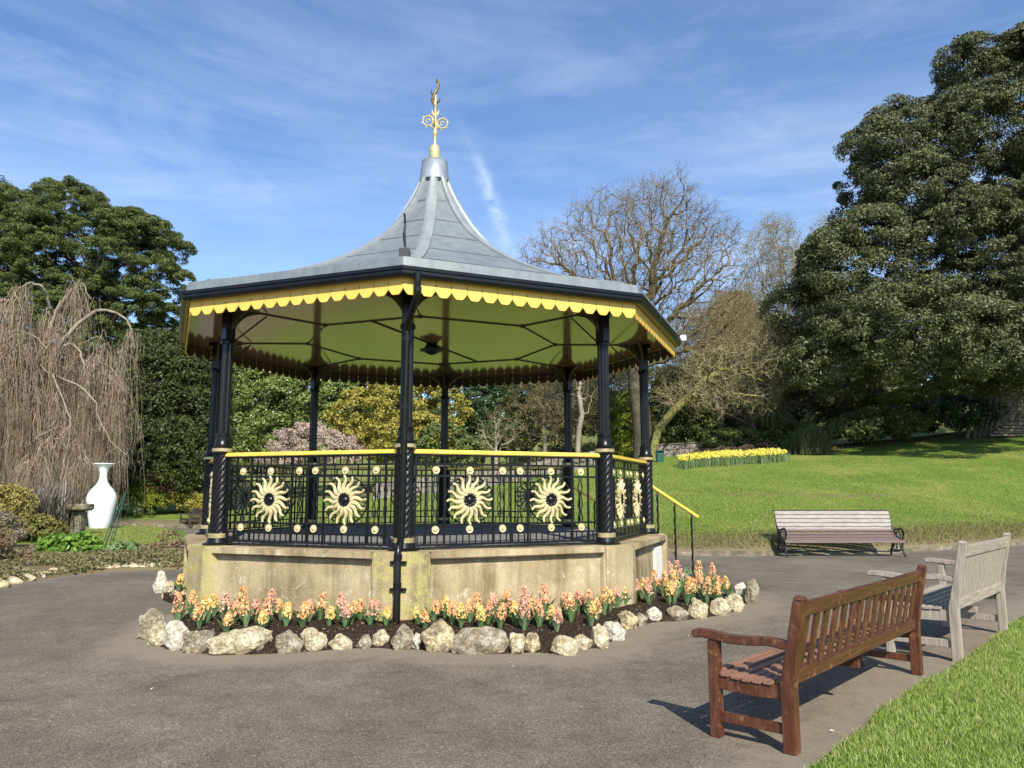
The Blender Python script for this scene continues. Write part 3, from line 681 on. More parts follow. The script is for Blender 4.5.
# columns
def column(k):
    M = Matrix.Translation((RC*math.cos(ang(k)), RC*math.sin(ang(k)), 0)); m = MB()
    m.lathe([(.19, FZ-.012), (.195, FZ+.012), (.14, FZ+.03), (.122, FZ+.10)], 28, M)
    zs = [1.06+(2.10-1.06)*i/40 for i in range(41)]
    m.lathe([(.102, z) for z in zs], 112, M, mod=lambda t: .0085*abs(math.sin(5.5*t))*2-.009, twist=6.5)
    m.lathe([(.118, 2.095), (.122, 2.125)], 28, M)
    m.lathe([(.124, 2.165), (.128, 2.19), (.10, 2.22), (.092, 2.30), (.098, 2.34), (.078, 2.37)], 28, M)
    zs = [2.37, 2.4, 3.0, 3.55, 3.6]
    m.lathe([(.070, z) for z in zs], 40, M, mod=lambda t: .006*math.cos(10*t))
    m.box((0, 0, 3.80), (.135, .135, .42), M @ Matrix.Rotation(ang(k), 4, 'Z')); m.lathe([(.095, 3.58), (.095, 3.62), (.075, 3.65)], 20, M)
    m.box((0, 0, 4.045), (.22, .22, .07), M @ Matrix.Rotation(ang(k), 4, 'Z'))
    c = m.build('column', M_black, band, smooth=True)
    for z0, z1, r in ((.995, 1.060, .130), (2.118, 2.170, .132)):
        g = MB(); g.lathe([(r-.01, z0), (r, z0+.008), (r, z1-.008), (r-.01, z1)], 28, M); g.build('ring', M_gold, c, smooth=True)
    for da in (112.5, -112.5, 180):
        b = MB(); arc = [(.03, 4.078), (.46, 4.078)]+[(.46-.43*math.sin(t)**1.0, 4.06-.48*(1-math.cos(t))) for t in [math.pi/2*i/10 for i in range(1, 11)]]
        aa = ang(k)+R(da); d = Vector((math.cos(aa), math.sin(aa), 0)); q = Vector((-d.y, d.x, 0))
        MM = M @ Matrix(((d.x, 0, q.x, -q.x*.018), (d.y, 0, q.y, -q.y*.018), (0, 1, 0, 0), (0, 0, 0, 1)))
        b.prism(arc, .036, MM); b.build('bracket', M_bracket, c)
M_bracket = pmat('bracket_paint', [(.3, (.05, .04, .018)), (.7, (.09, .07, .03))], 6, .4)
for k in range(8): column(k)

# balustrade
def bal_bars():
    m = MB(); hw = 1.27
    for y, h in ((.965, .022), (1.085, .02), (1.20, .024), (1.79, .024), (1.93, .024)): m.box((0, y, 0), (2*hw, h, .028))
    m.box((0, .932, .01), (2*hw, .016, .10)); m.box((0, 2.045, 0), (2*hw, .03, .05))
    for x in (0, .24, -.24, .88, -.88, 1.12, -1.12, 1.25, -1.25): m.box((x, 1.50, 0), (.022, 1.07, .022))
    for cx in (.12, -.12, 1.0, -1.0):
        for s_ in (-1, 1):
            m.tube([(cx+s_*(.022+.010*math.sin(i*1.35)), 1.20+.59*i/14, 0) for i in range(15)], .009, 5)
    i = 0; x = -hw+.05
    while x < hw: m.box((x, 1.025, .002), (.013, .115, .013)); x += .083
    x = -hw+.06
    while x < hw: m.box((x, 1.985, .002), (.013, .11, .013)); x += .105
    for cx in (.56, -.56):
        m.tube([(cx+.312*math.cos(2*math.pi*i/40), 1.495+.292*math.sin(2*math.pi*i/40), 0) for i in range(41)], .011, 6, caps=False)
        for i in range(16):  # iron backs of the rays
            a = 2*math.pi*i/16; m.beam((cx+.08*math.cos(a), 1.497+.08*math.sin(a), -.012), (cx+.285*math.cos(a+.1), 1.497+.285*math.sin(a+.1), -.012), .012, .012, (0, 0, 1))
    for cx in (-.73, .73, -.39, .39):
        m.box((cx, 1.145, 0), (.012, .10, .012)); m.box((cx, 1.86, 0), (.012, .13, .012))
    return m
def sun_mb():
    m = MB()
    for i in range(16):
        a = 2*math.pi*i/16; pts = []; rad = []
        for j in range(9):
            u = j/8; r = .085+.195*u; off = .030*math.sin(u*2*math.pi*.85)*(1 if u < .5 else 1.25)+.018*u*u
            aa = a; pts.append((r*math.cos(aa)-off*math.sin(aa)*-1*-1, r*math.sin(aa)+off*math.cos(aa), .012)); rad.append(.0155*(1-.62*u)+.002)
        # fix tangential offset
        pts = [((.085+.195*j/8)*math.cos(a)-o_*math.sin(a), (.085+.195*j/8)*math.sin(a)+o_*math.cos(a), .012+.006*math.sin(j)) for j, o_ in enumerate([.024*math.sin(j/8*5.6)+.03*(j/8)**2 for j in range(9)])]
        m.tube([(x_*1.07, y_*1.07, z_) for x_, y_, z_ in pts], [q_*1.7 for q_ in rad], 6)
    return m
def hub_mb():
    m = MB(); m.lathe([(.098, 0), (.098, .02), (.07, .034), (.045, .028), (.03, .045), (.008, .05)], 24)
    for i in range(8):
        a = 2*math.pi*i/8; m.lathe([(.014, .02), (.014, .038), (.004, .044)], 8, Matrix.Translation((.066*math.cos(a), .066*math.sin(a), 0)))
    return m
def ros_mb():
    m = MB(); m.lathe([(.040, 0), (.048, .006), (.046, .016), (.030, .012), (.022, .018), (.014, .028), (.004, .03)], 20); return m
proto = bal_bars().build('balustrade_panel', M_black, band); proto.matrix_local = side(0, RC*C8)
hr = MB(); hr.box((0, 2.085, 0), (2.60, .042, .085)); hr.box((0, 2.063, 0), (2.60, .02, .115)); hr.build('handrail', M_rail, proto, bevel=.012)
first = None
for cx in (-.56, .56):
    s_ = sun_mb().build('sunburst', M_cream, proto, smooth=True) if first is None else None
    if s_ is None: s_ = first[0].copy(); COL.objects.link(s_); h_ = first[1].copy(); COL.objects.link(h_)
    else: h_ = hub_mb().build('hub', M_black, proto, smooth=True); first = (s_, h_)
    for q in (s_, h_): q.parent = proto; q.location = (cx, 1.497, .004)
r0 = None
for cx in (-1.0, -.56, -.12, .12, .56, 1.0):
    for yy in (1.143, 1.86):
        if r0 is None: r0 = q = ros_mb().build('rosette', M_cream, proto, smooth=True)
        else: q = r0.copy(); COL.objects.link(q); q.parent = proto
        q.location = (cx, yy, .014)
for k in range(1, 8):
    if k == 3: continue
    c = copy_tree(proto, band); c.matrix_local = side(k, RC*C8)

# eaves, ceiling, roof
m = MB(); oct_prism(m, 4.155, 4.088, 4.16); m.build('ceiling', M_ceil, band)
M_fascia = pmat('olive_fascia', [(.3, (.40, .32, .07)), (.7, (.48, .39, .10))], 4, .5)
m = MB(); oct_sweep(m, [(4.17, 4.083), (4.245, 4.083), (4.245, 4.185), (4.17, 4.185)]); m.build('fascia', M_fascia, band)
m = MB(); oct_sweep(m, [(4.215, 4.070), (4.25, 4.075), (4.268, 4.11), (4.265, 4.15), (4.28, 4.155), (4.28, 4.195), (4.20, 4.195), (4.20, 4.188), (4.215, 4.18)]); m.build('gutter', M_black, band)
M_inner = pmat('inner_shade_brown', [(.3, (.035, .020, .008)), (.7, (.06, .035, .014))], 5, .5)  # dark brown for valance inner faces, their unlit shade put into the colour
def valance(k):
    Rv = 4.158; L = 2*Rv*math.sin(R(22.5)); n = 16; w_ = L/n; m = MB(); M = side(k, Rv*C8)
    for i in range(n):
        x = -L/2+w_*(i+.5); h = w_/2-.0022; zt, zb_ = 4.083, 3.882
        poly = [(x-h, zt), (x-h, 4.03), (x-h+.011, 4.018), (x-h, 4.006), (x-h, zb_+.075), (x-h*.93, zb_+.060), (x-h*.55, zb_+.010), (x-h*.38, zb_-.001),
                (x+h*.38, zb_-.001), (x+h*.55, zb_+.010), (x+h*.93, zb_+.060), (x+h, zb_+.075), (x+h, 4.006), (x+h-.011, 4.018), (x+h, 4.03), (x+h, zt)]
        m.prism([(a, b) for a, b in poly], .018, M @ Matrix.Translation((0, 0, -.018+.0015*(i % 2))))
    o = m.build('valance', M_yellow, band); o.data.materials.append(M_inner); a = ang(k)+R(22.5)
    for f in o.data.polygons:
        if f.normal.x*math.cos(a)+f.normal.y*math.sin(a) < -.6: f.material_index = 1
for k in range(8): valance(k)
PROF = [(4.225, 4.19), (4.20, 4.325), (3.6, 4.475), (3.0, 4.66), (2.5, 4.87), (1.98, 5.12), (1.45, 5.45), (.97, 5.83), (.655, 6.20), (.375, 6.66), (.225, 7.0)]
def prof_fine():
    P = PROF[1:]; out = [PROF[0]]
    for i in range(len(P)-1):
        p0, p1, p2, p3 = P[max(i-1, 0)], P[i], P[i+1], P[min(i+2, len(P)-1)]
        for j in range(4):
            t = j/4; out.append(tuple(.5*((2*p1[c])+(-p0[c]+p2[c])*t+(2*p0[c]-5*p1[c]+4*p2[c]-p3[c])*t*t+(-p0[c]+3*p1[c]-3*p2[c]+p3[c])*t**3) for c in (0, 1)))
    out.append(P[-1]); return out
PF = prof_fine()
m = MB(); sub = 6
for k in range(8):   # each face slightly dished between its hips
    vs = []
    for r, z in PF:
        for j in range(sub+1):
            u = j/sub; a0, a1 = ang(k), ang(k+1); x = r*((1-u)*math.cos(a0)+u*math.cos(a1)); y = r*((1-u)*math.sin(a0)+u*math.sin(a1))
            vs.append((x, y, z+.004*noise.noise(Vector((x*3, y*3, z*2)))))
    m.add(vs, [(i*(sub+1)+j, i*(sub+1)+j+1, (i+1)*(sub+1)+j+1, (i+1)*(sub+1)+j) for i in range(len(PF)-1) for j in range(sub)])
roof = m.build('roof', M_lead, band, smooth=True)
for k in range(8):
    m = MB(); P = [p for p in PF[1:] if p[0] < 3.98]; a = ang(k)
    vs = []
    for i, (r, z) in enumerate(P):
        w_ = min(.072, r*.15)+.016; rr = r*(1.0)
        n_ = Vector((math.cos(a), math.sin(a), 0)); t_ = Vector((-math.sin(a), math.cos(a), 0)); c = n_*rr+Vector((0, 0, z))
        i0, i1 = P[max(i-1, 0)], P[min(i+1, len(P)-1)]; dr, dz = i1[0]-i0[0], i1[1]-i0[1]; ln = math.hypot(dr, dz); nn = Vector((math.cos(a)*dz/ln, math.sin(a)*dz/ln, -dr/ln))
        for s_, o_ in ((-1, -.045), (-1, .018), (-.5, .034), (.5, .034), (1, .018), (1, -.045)): vs.append(c+t_*w_*s_+nn*o_)
    q = 6; fs = [(i*q+j, i*q+(j+1) % q, (i+1)*q+(j+1) % q, (i+1)*q+j) for i in range(len(P)-1) for j in range(q)]+[tuple(range(q)), tuple(range((len(P)-1)*q, len(P)*q))[::-1]]
    m.add(vs, fs); m.build('hip_roll', M_lead2, roof)
M_seam = pmat('seam_dark_lead', [(.3, (.07, .08, .085)), (.7, (.12, .13, .135))], 5, .5, .2)  # darker lead for the lapped seam lips
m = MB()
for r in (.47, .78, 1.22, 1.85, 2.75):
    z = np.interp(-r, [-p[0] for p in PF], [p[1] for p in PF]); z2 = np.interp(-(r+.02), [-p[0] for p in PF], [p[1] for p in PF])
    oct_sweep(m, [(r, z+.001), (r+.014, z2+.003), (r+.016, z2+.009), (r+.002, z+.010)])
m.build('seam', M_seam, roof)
m = MB(); m.lathe([(.18, 6.94), (.262, 6.98), (.264, 7.02), (.225, 7.32), (.232, 7.335), (.225, 7.35), (.11, 7.37), (.05, 7.38)], 16); m.build('roof_collar', pmat('bright_lead', [(.3, (.28, .30, .31)), (.7, (.48, .50, .50))], 5, .35, .5), roof, smooth=True)
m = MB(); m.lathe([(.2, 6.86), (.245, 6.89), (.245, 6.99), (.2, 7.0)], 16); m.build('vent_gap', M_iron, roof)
# finial
m = MB(); m.lathe([(.03, 7.37), (.075, 7.38), (.098, 7.46), (.100, 7.55), (.08, 7.64), (.035, 7.67), (.028, 7.74), (.028, 7.84), (.045, 7.87), (.045, 7.92), (.03, 7.94), (.022, 8.4), (.035, 8.42), (.02, 8.46), (.014, 8.70)], 20)
fin = m.build('finial', M_gilt, band, smooth=True)
m = MB()
for ka, da in ((-1, 8), (1, -6)):
    cx, cz = .128*ka, 8.10-.025*ka
    m.tube([(cx+.092*math.cos(2*math.pi*i/24), .01, cz+.092*math.sin(2*math.pi*i/24)) for i in range(25)], .015, 6, caps=False)
    m.tube([(cx+.035*math.cos(2*math.pi*i/14), .01, cz+.035*math.sin(2*math.pi*i/14)) for i in range(12)], .010, 6)
    for i in range(6):
        a = 2*math.pi*i/6+.3
        if abs(math.pi-((a-(0 if ka > 0 else math.pi)) % (2*math.pi))) < .8: continue
        m.tube([(cx+.08*math.cos(a), .01, cz+.08*math.sin(a)), (cx+.138*math.cos(a), .01, cz+.138*math.sin(a))], [.013, .006], 5)
    m.tube([(0, 0, 7.98), (.06*ka, 0, 8.0), (.10*ka, 0, 8.05)], .012, 6); m.tube([(0, 0, 8.2), (.05*ka, 0, 8.26), (.062*ka, 0, 8.33)], [.02, .024, .004], 6)
    for q in (-1, 1): m.tube([(0, .0, 7.99), (0, .07*q, 8.03), (0, .09*q, 8.12), (0, .05*q, 8.19)], [.012, .012, .012, .005], 6)
m.build('scroll', M_gilt, fin, smooth=True)
M_dgold = pmat('dark_gilt', [(.3, (.05, .035, .015)), (.7, (.22, .15, .05))], 10, .35, .6)
m = MB(); m.tube([(-.01, 0, 8.36), (-.055, 0, 8.50), (-.02, 0, 8.62), (.04, 0, 8.74), (.055, 0, 8.84), (.03, 0, 8.90)], [.006, .030, .034, .022, .026, .006], 7)
m.tube([(-.02, 0, 8.60), (-.075, 0, 8.64), (-.08, 0, 8.72)], [.02, .013, .004], 6); m.tube([(0, 0, 8.44), (.07, .0, 8.50), (.085, 0, 8.56)], [.02, .018, .004], 6); m.tube([(.02, 0, 8.85), (.02, 0, 8.93)], [.02, .006], 6)
m.build('vane', M_dgold, fin, smooth=True)
# thin curved spike at the near hip foot
m = MB(); a = ang(1); m.tube([pol(4.05, a, 4.34), pol(3.99, a-.002, 4.50), pol(4.02, a-.005, 4.66), pol(3.96, a-.004, 4.80), pol(3.99, a-.006, 4.92)], [.02, .016, .018, .012, .014], 6)
m.box((0, 0, 0), (.16, .12, .12), Matrix.Translation(pol(4.08, a, 4.375)) @ Matrix.Rotation(a, 4, 'Z')); m.build('hip_spike', M_iron, band)
# tie rods and the hanging lantern
m = MB(); ZR = 4.079
vert = {k: pol(2.1, ang(k), ZR) for k in range(8)}
for k in range(8): m.tube([vert[k], vert[(k+1) % 8]], .009, 5)
for k in range(8): m.tube([vert[k], pol(RC-.05, ang(k), ZR)], .009, 5)
m.tube([pol(1.94, ang(0)+R(22.5), ZR), pol(1.94, ang(4)+R(22.5), ZR)], .011, 5)
for k in range(8): m.tube([pol(RC-.07, ang(k), 3.62), pol(RC-.55, ang(k), 4.06)], .012, 5); m.lathe([(.03, ZR-.018), (.034, ZR+.006)], 8, Matrix.Translation((vert[k][0], vert[k][1], 0)))
m.build('tie_rod', M_iron, band)
m = MB(); m.lathe([(.03, 3.90), (.09, 3.925), (.12, 3.95), (.20, 3.965), (.205, 3.99), (.14, 4.01), (.11, 4.05), (.09, 4.087)], 24); m.build('ceiling_lamp', M_iron, band, smooth=True)
# downpipe on the near column
m = MB(); a = ang(1); rr = 3.79; t_ = Vector((-math.sin(a), math.cos(a), 0)); n_ = Vector((math.cos(a), math.sin(a), 0))
def pp(r, t, z): return n_*r+t_*t+Vector((0, 0, z))
path = [pp(4.20, .17, 4.12), pp(4.20, .17, 3.87), pp(4.16, .15, 3.82), pp(3.86, .03, 3.60), pp(rr, .01, 3.52), pp(rr, -.005, 1.12), pp(rr+.01, -.01, 1.06), pp(3.975, -.02, .96), pp(3.99, -.02, .90), pp(3.99, -.02, .08)]
m.tube(path, .041, 14)
for (r_, t0, z) in ((4.20, .17, 3.92), (rr, .01, 3.42), (rr, .003, 2.6), (rr, -.003, 1.75), (rr, -.005, 1.15), (3.99, -.02, .86), (3.99, -.02, .55)):
    m.lathe([(.048, z-.03), (.05, z+.03)], 14, Matrix.Translation(pp(r_, t0, 0)))
for z in (.80, .50): m.box((0, 0, 0), (.03, .19, .03), Matrix.Translation(pp(3.925, -.02, z)) @ Matrix.Rotation(a, 4, 'Z'))
m.build('downpipe', M_black, band, smooth=True)
# stair rails
a3 = ang(3)+R(22.5); d3 = Vector((math.cos(a3), math.sin(a3), 0)); t3 = Vector((-d3.y, d3.x, 0))
for sgn in (-1, 1):
    b = d3*3.40+t3*(1.27*sgn) if sgn > 0 else Vector(pol(RC+.08, ang(3), 0))
    m = MB(); dirv = d3.copy()
    for t, zf_ in ((.12, .5), (.46, .30), (.80, .0)):
        p = b+dirv*t; ztop = 1.66-.56*t
        m.tube([(p.x+.006*math.cos(i*1.6), p.y+.006*math.sin(i*1.6), zf_+(ztop-zf_)*i/24) for i in range(25)], .017, 6)
    o = m.build('stair_rail', M_black, band)
    q = MB(); p0 = b+dirv*(-.02)+Vector((0, 0, 1.70)); p1 = b+dirv*.93+Vector((0, 0, 1.70-.56*.95)); q.beam(p0, p1, .07, .045); q.build('handrail', M_rail, o, bevel=.01)
m = MB(); m.box((0, 0, 0), (.10, .12, .10), Matrix.Translation(Vector(pol(4.36, ang(3)+.05, 4.25)))); m.build('floodlight', M_white, band, bevel=.01)

# ------------------------------------------------------------------ flower bed
def bed():
    line = np.array([[p[0], p[1]] for p in BEDLINE]); L = resample(line, .10); n = len(L); c = np.array([CX, CY]); V = []; ts = np.linspace(0, 1, 22)
    for t in ts:
        inner = c+(L-c)/np.linalg.norm(L-c, axis=1)[:, None]*3.45; P = L*(1-t)+inner*t
        for x, y in P: V.append((x, y, -.02+.11*(1-math.exp(-t*9))+.10*t+.022*nz(x, y, 5)+.012*nz(x, y, 17)))
    i = np.arange(n-1); Fc = np.concatenate([np.stack([r*n+i, r*n+i+1, (r+1)*n+i+1, (r+1)*n+i], 1) for r in range(len(ts)-1)])
    o = np_mesh('soil', V, Fc, M_soil, smooth=True); tag(o, kind='structure')
bed()
m = MB(); pts = [at(163, 600, z=0), at(178, 606, z=0), at(188, 604, z=0), Vector((CX-3.3, CY+.6, 0)), Vector((CX-3.3, CY+3.2, 0)), Vector((CX-4.6, CY+2.2, 0))]
m.prism([(p.x, p.y) for p in pts], .12, Matrix.Translation((0, 0, -.02))); tag(m.build('soil', M_soil), kind='structure')
# loose grit and clods on the soil
def soil_z(x, y):
    r = math.hypot(x-CX, y-CY); L = np.array([[p[0], p[1]] for p in BEDLINE]); d = float(poly_dist([(x, y)], L)[0]); tt = min(1, max(0, d/max(.2, d+r-3.45)))
    return -.02+.11*(1-math.exp(-tt*9))+.10*tt

ROCKCOL = {'grey': [(.3, (.14, .12, .085)), (.48, (.28, .235, .155)), (.6, (.42, .38, .29)), (.75, (.58, .54, .44))],
           'cream': [(.3, (.22, .17, .10)), (.45, (.44, .37, .23)), (.58, (.60, .53, .37)), (.75, (.70, .65, .50))],
           'white': [(.3, (.30, .25, .17)), (.42, (.56, .51, .40)), (.7, (.74, .70, .59))],
           'tan': [(.3, (.14, .105, .075)), (.46, (.30, .235, .15)), (.56, (.55, .46, .27)), (.75, (.68, .62, .46))]}
M_rock = {k: pmat('rock_'+k, v, 8, .92, 0, 1.0, .05, 20, spec=.15, detail=12, speck=(34, .42, 1.35)) for k, v in ROCKCOL.items()}
def rock_mesh(name, dx, dy, dz, seed, mat, sub=4):
    rs = random.Random(seed); bm = bmesh.new(); bmesh.ops.create_icosphere(bm, subdivisions=sub, radius=1)
    planes = [(Vector((rs.gauss(0, 1), rs.gauss(0, 1), rs.gauss(0, 1))).normalized(), rs.uniform(.62, .9)) for _ in range(12)]
    off = Vector((seed*3.7, seed*1.3, 0))
    for v in bm.verts:
        p = v.co.copy()
        for n_, d_ in planes:
            q = p.dot(n_)-d_
            if q > 0: p -= n_*q*.9
        p *= 1+.22*noise.noise(p*1.7+off)+.09*noise.noise(p*4.5+off)+.035*noise.noise(p*11+off); v.co = Vector((p.x*dx, p.y*dy, p.z*dz))
    ex = [max(abs(v.co[i]) for v in bm.verts) for i in range(3)]
    for v in bm.verts: v.co = Vector((v.co.x*dx/ex[0], v.co.y*dy/ex[1], v.co.z*dz/ex[2]))
    me = bpy.data.meshes.new(name); bm.to_mesh(me); bm.free(); me.shade_smooth()
    if hasattr(me, 'set_sharp_from_angle'): me.set_sharp_from_angle(angle=R(35))
    return link(name, me, mat)
ORD = ['first', 'second', 'third', 'fourth', 'fifth', 'sixth', 'seventh', 'eighth', 'ninth', 'tenth', 'eleventh', 'twelfth', 'thirteenth', 'fourteenth', 'fifteenth', 'sixteenth', 'seventeenth', 'eighteenth', 'nineteenth', 'twentieth',
       'twenty-first', 'twenty-second', 'twenty-third', 'twenty-fourth', 'twenty-fifth', 'twenty-sixth', 'twenty-seventh', 'twenty-eighth', 'twenty-ninth', 'thirtieth', 'thirty-first', 'thirty-second', 'thirty-third', 'thirty-fourth']
def place_rock(px, py, wpx, hpx, tone, label, seed, group):
    p = at(px, py, z=0); dep = p.y; sc = dep/F; w_, h_ = wpx*sc/2*1.10, hpx*sc*1.05
    view = Vector((p.x, p.y, 0)).normalized(); dy = max(w_*.62, .09) if w_ < .3 else .17
    o = rock_mesh('rock', w_, dy, h_*.62, seed, M_rock[tone]); o.location = Vector((p.x, p.y, 0))+view*dy*.9+Vector((0, 0, h_*.30)); o.rotation_euler = (0, 0, math.atan2(-p.x, p.y))
    return tag(o, label, 'rock', group)
RG = 'rocks edging the flower bed'
split = 11   # the rocks left of the downpipe foot: indices 0..10
for i, (px, py, w_, h_, tone, words) in enumerate(ROCKS):
    lab = f'{words}, {ORD[10-i]} rock left of the downpipe' if i < 11 else f'{words}, {ORD[i-11]} rock right of the downpipe'
    place_rock(px, py, w_, h_, tone, lab, 100+i, RG)
for i, (px, py, w_, h_, tone, lab) in enumerate([(160, 593, 13, 22, 'white', 'white rock by itself left of the bandstand plinth, farthest from it'), (168, 599, 11, 19, 'cream', 'cream rock between the white and brown ones left of the plinth'),
                                       (179, 602, 18, 15, 'tan', 'brown leaning rock touching the left side of the plinth')]): place_rock(px, py, w_, h_, tone, lab, 300+i, RG)

Q = []
while len(Q) < 6500:
    a_, r__ = random.uniform(-2.9, -.1), random.uniform(3.3, 5.3); x_, y_ = CX+r__*math.cos(a_), CY+r__*math.sin(a_)
    Q.append((x_, y_))
Q = np.array(Q); bl = np.array([[p[0], p[1]] for p in BEDLINE]); ba = np.arctan2(bl[:, 1]-CY, bl[:, 0]-CX); br = np.hypot(bl[:, 0]-CX, bl[:, 1]-CY); oo = np.argsort(ba)
Q = Q[np.hypot(Q[:, 0]-CX, Q[:, 1]-CY) < np.interp(np.arctan2(Q[:, 1]-CY, Q[:, 0]-CX), ba[oo], br[oo])-.02]
tag(leaf_cloud('mulch', np.array([(x_, y_, soil_z(x_, y_)+.012) for x_, y_ in Q]), np.tile([[0, 0, 1.]], (len(Q), 1)), .016, .45, leaf_mat('bark_chip', [(.03, .02, .013), (.07, .045, .03), (.13, .09, .06), (.24, .19, .14), (.05, .035, .022)], 0, .9, .1), None, .6), 'dark bark chips and crumbs over the soil of the flower bed', 'mulch', kind='stuff')
# hyacinths
def flower_mats(cols): return leaf_mat('petal', cols, .25, .5, .3)
HM = {'pink': flower_mats([(.70, .30, .20), (.82, .46, .33), (.86, .60, .45)]), 'peach': flower_mats([(.76, .36, .13), (.86, .50, .23), (.88, .64, .36)]),
      'yellow': flower_mats([(.76, .48, .13), (.86, .61, .22), (.90, .72, .36)]), 'salmon': flower_mats([(.75, .32, .16), (.85, .45, .25), (.88, .60, .38)])}
M_hyleaf = leaf_mat('hyacinth_leaf', [(.06, .13, .04), (.12, .22, .08), (.22, .33, .16)], .25, .4, .4)
HY = [(179, 590, 'yellow', 15), (178, 624, 'salmon', 30), (192, 618, 'peach', 26), (207, 624, 'yellow', 27), (214, 616, 'yellow', 22), (224, 623, 'pink', 30), (226, 633, 'peach', 20), (241, 618, 'peach', 30), (246, 627, 'peach', 28),
      (262, 631, 'yellow', 20), (266, 626, 'salmon', 27), (271, 618, 'pink', 28), (286, 627, 'yellow', 23), (302, 628, 'peach', 24), (320, 620, 'peach', 27), (338, 620, 'pink', 26), (345, 627, 'pink', 25), (351, 624, 'peach', 22), (370, 625, 'pink', 24),
      (386, 625, 'yellow', 17), (398, 619, 'peach', 20), (418, 624, 'yellow', 16), (434, 621, 'peach', 20), (445, 619, 'yellow', 22), (461, 627, 'yellow', 23), (469, 623, 'peach', 22), (478, 619, 'peach', 25), (481, 629, 'yellow', 22),
      (494, 621, 'pink', 27), (500, 628, 'peach', 24), (506, 613, 'peach', 22), (515, 626, 'yellow', 24), (524, 631, 'pink', 30), (526, 617, 'pink', 30), (539, 627, 'salmon', 26), (546, 616, 'salmon', 30), (557, 632, 'pink', 23),
      (543, 607, 'peach', 22), (571, 622, 'peach', 28), (579, 613, 'pink', 22), (588, 616, 'salmon', 26), (591, 627, 'yellow', 24), (604, 615, 'peach', 28), (617, 608, 'pink', 22), (631, 602, 'salmon', 22), (642, 599, 'yellow', 20),
      (649, 605, 'pink', 26), (655, 595, 'peach', 24), (663, 596, 'peach', 24), (669, 604, 'yellow', 22), (669, 584, 'pink', 22), (677, 598, 'yellow', 26), (682, 592, 'pink', 30), (687, 604, 'peach', 26), (697, 592, 'peach', 30), (699, 600, 'salmon', 26), (706, 604, 'peach', 26),
      (713, 590, 'salmon', 26), (720, 597, 'peach', 20), (728, 597, 'yellow', 20)]
HY += [(px+dx, py+dy, c_, h_) for px, py, c_, h_, dx, dy in ((199, 628, 'peach', 21, 0, 0), (233, 624, 'salmon', 22, 0, 0), (255, 622, 'pink', 22, 0, 0), (281, 620, 'peach', 20, 0, 0), (309, 622, 'salmon', 21, 0, 0), (329, 626, 'yellow', 19, 0, 0), (360, 620, 'peach', 20, 0, 0), (377, 620, 'pink', 19, 0, 0),
       (425, 629, 'peach', 18, 0, 0), (452, 624, 'peach', 22, 0, 0), (488, 624, 'salmon', 22, 0, 0), (511, 620, 'pink', 22, 0, 0), (533, 622, 'peach', 24, 0, 0), (550, 626, 'yellow', 20, 0, 0), (564, 616, 'salmon', 22, 0, 0), (597, 621, 'peach', 22, 0, 0), (610, 611, 'yellow', 20, 0, 0), (624, 606, 'peach', 21, 0, 0), (636, 600, 'pink', 20, 0, 0), (674, 604, 'salmon', 21, 0, 0), (692, 600, 'yellow', 20, 0, 0), (716, 602, 'peach', 19, 0, 0))]
def hyacinth(px, py, col, hpx, label):
    # stands on the sloping soil: find the soil height under it
    z = .1
    for _ in range(6):
        p = at(px, py, z=z); z = soil_z(p.x, p.y)
    p = at(px, py, z=z); dl = math.hypot(p.x-CX, p.y-CY)
    if p.x < -5.2: p.z = .10
    h = hpx*1.02*p.y/F; t = thing('hyacinth', label, 'hyacinth', (p.x, p.y, p.z-.01), random.uniform(0, 6), 'hyacinths in the flower bed')
    lean = Vector((random.uniform(-.12, .12), random.uniform(-.12, .12), 1)); m = MB(); m.tube([(0, 0, 0), tuple(lean*h*.5), tuple(lean*h*.92)], [.007, .007, .004], 6); m.build('stem', M_hyleaf, t)
    n = 220; u = rng.random(n); a = rng.uniform(0, 6.283, n); hw = .058*np.sqrt(np.clip(1.05-u, .1, 1))*(h/.3)**.5; zz = h*(.42+.58*u)
    P = np.c_[hw*np.cos(a)+lean.x*zz, hw*np.sin(a)+lean.y*zz, zz]; leaf_cloud('flower_spike', P, np.c_[np.cos(a), np.sin(a), np.full(n, .3)], .0165, .5, HM[col], t, .7)
    V = []; Fc = []
    for i in range(9):
        a = i*.7+random.random()*.6; ln = h*random.uniform(.62, .95); sp = random.uniform(.35, .85); o_ = len(V)
        for j in range(5):
            s_ = j/4; w_ = .020*math.sin(math.pi*(.15+.8*s_)); r = .012+ln*sp*s_**1.4*.7; zz = ln*(s_-.28*s_*s_*sp)
            for q in (-1, 1): V.append((r*math.cos(a)-q*w_*math.sin(a), r*math.sin(a)+q*w_*math.cos(a), zz+abs(q)*.0))
        Fc += [(o_+2*j, o_+2*j+1, o_+2*j+3, o_+2*j+2) for j in range(4)]
    np_mesh('leaf', V, np.array(Fc), M_hyleaf, t)
order = sorted(range(len(HY)), key=lambda i: HY[i][0]); L_ = [i for i in order if HY[i][0] < 399][::-1]; R_ = [i for i in order if HY[i][0] >= 399]
names = {'pink': 'soft pink', 'peach': 'peach orange', 'yellow': 'pale yellow', 'salmon': 'salmon pink'}
lab = {}
for c_, i in enumerate(L_): lab[i] = f"{names[HY[i][2]]} hyacinth, {ORD[c_]} spike counted leftward from the downpipe"
for c_, i in enumerate(R_): lab[i] = f"{names[HY[i][2]]} hyacinth, " + (f"{ORD[c_]} spike counted rightward from the downpipe" if c_ < 28 else f"{ORD[len(R_)-1-c_]} spike counted from the bed's steps end")
for i, h in enumerate(HY): hyacinth(h[0], h[1], h[2], h[3], lab[i])

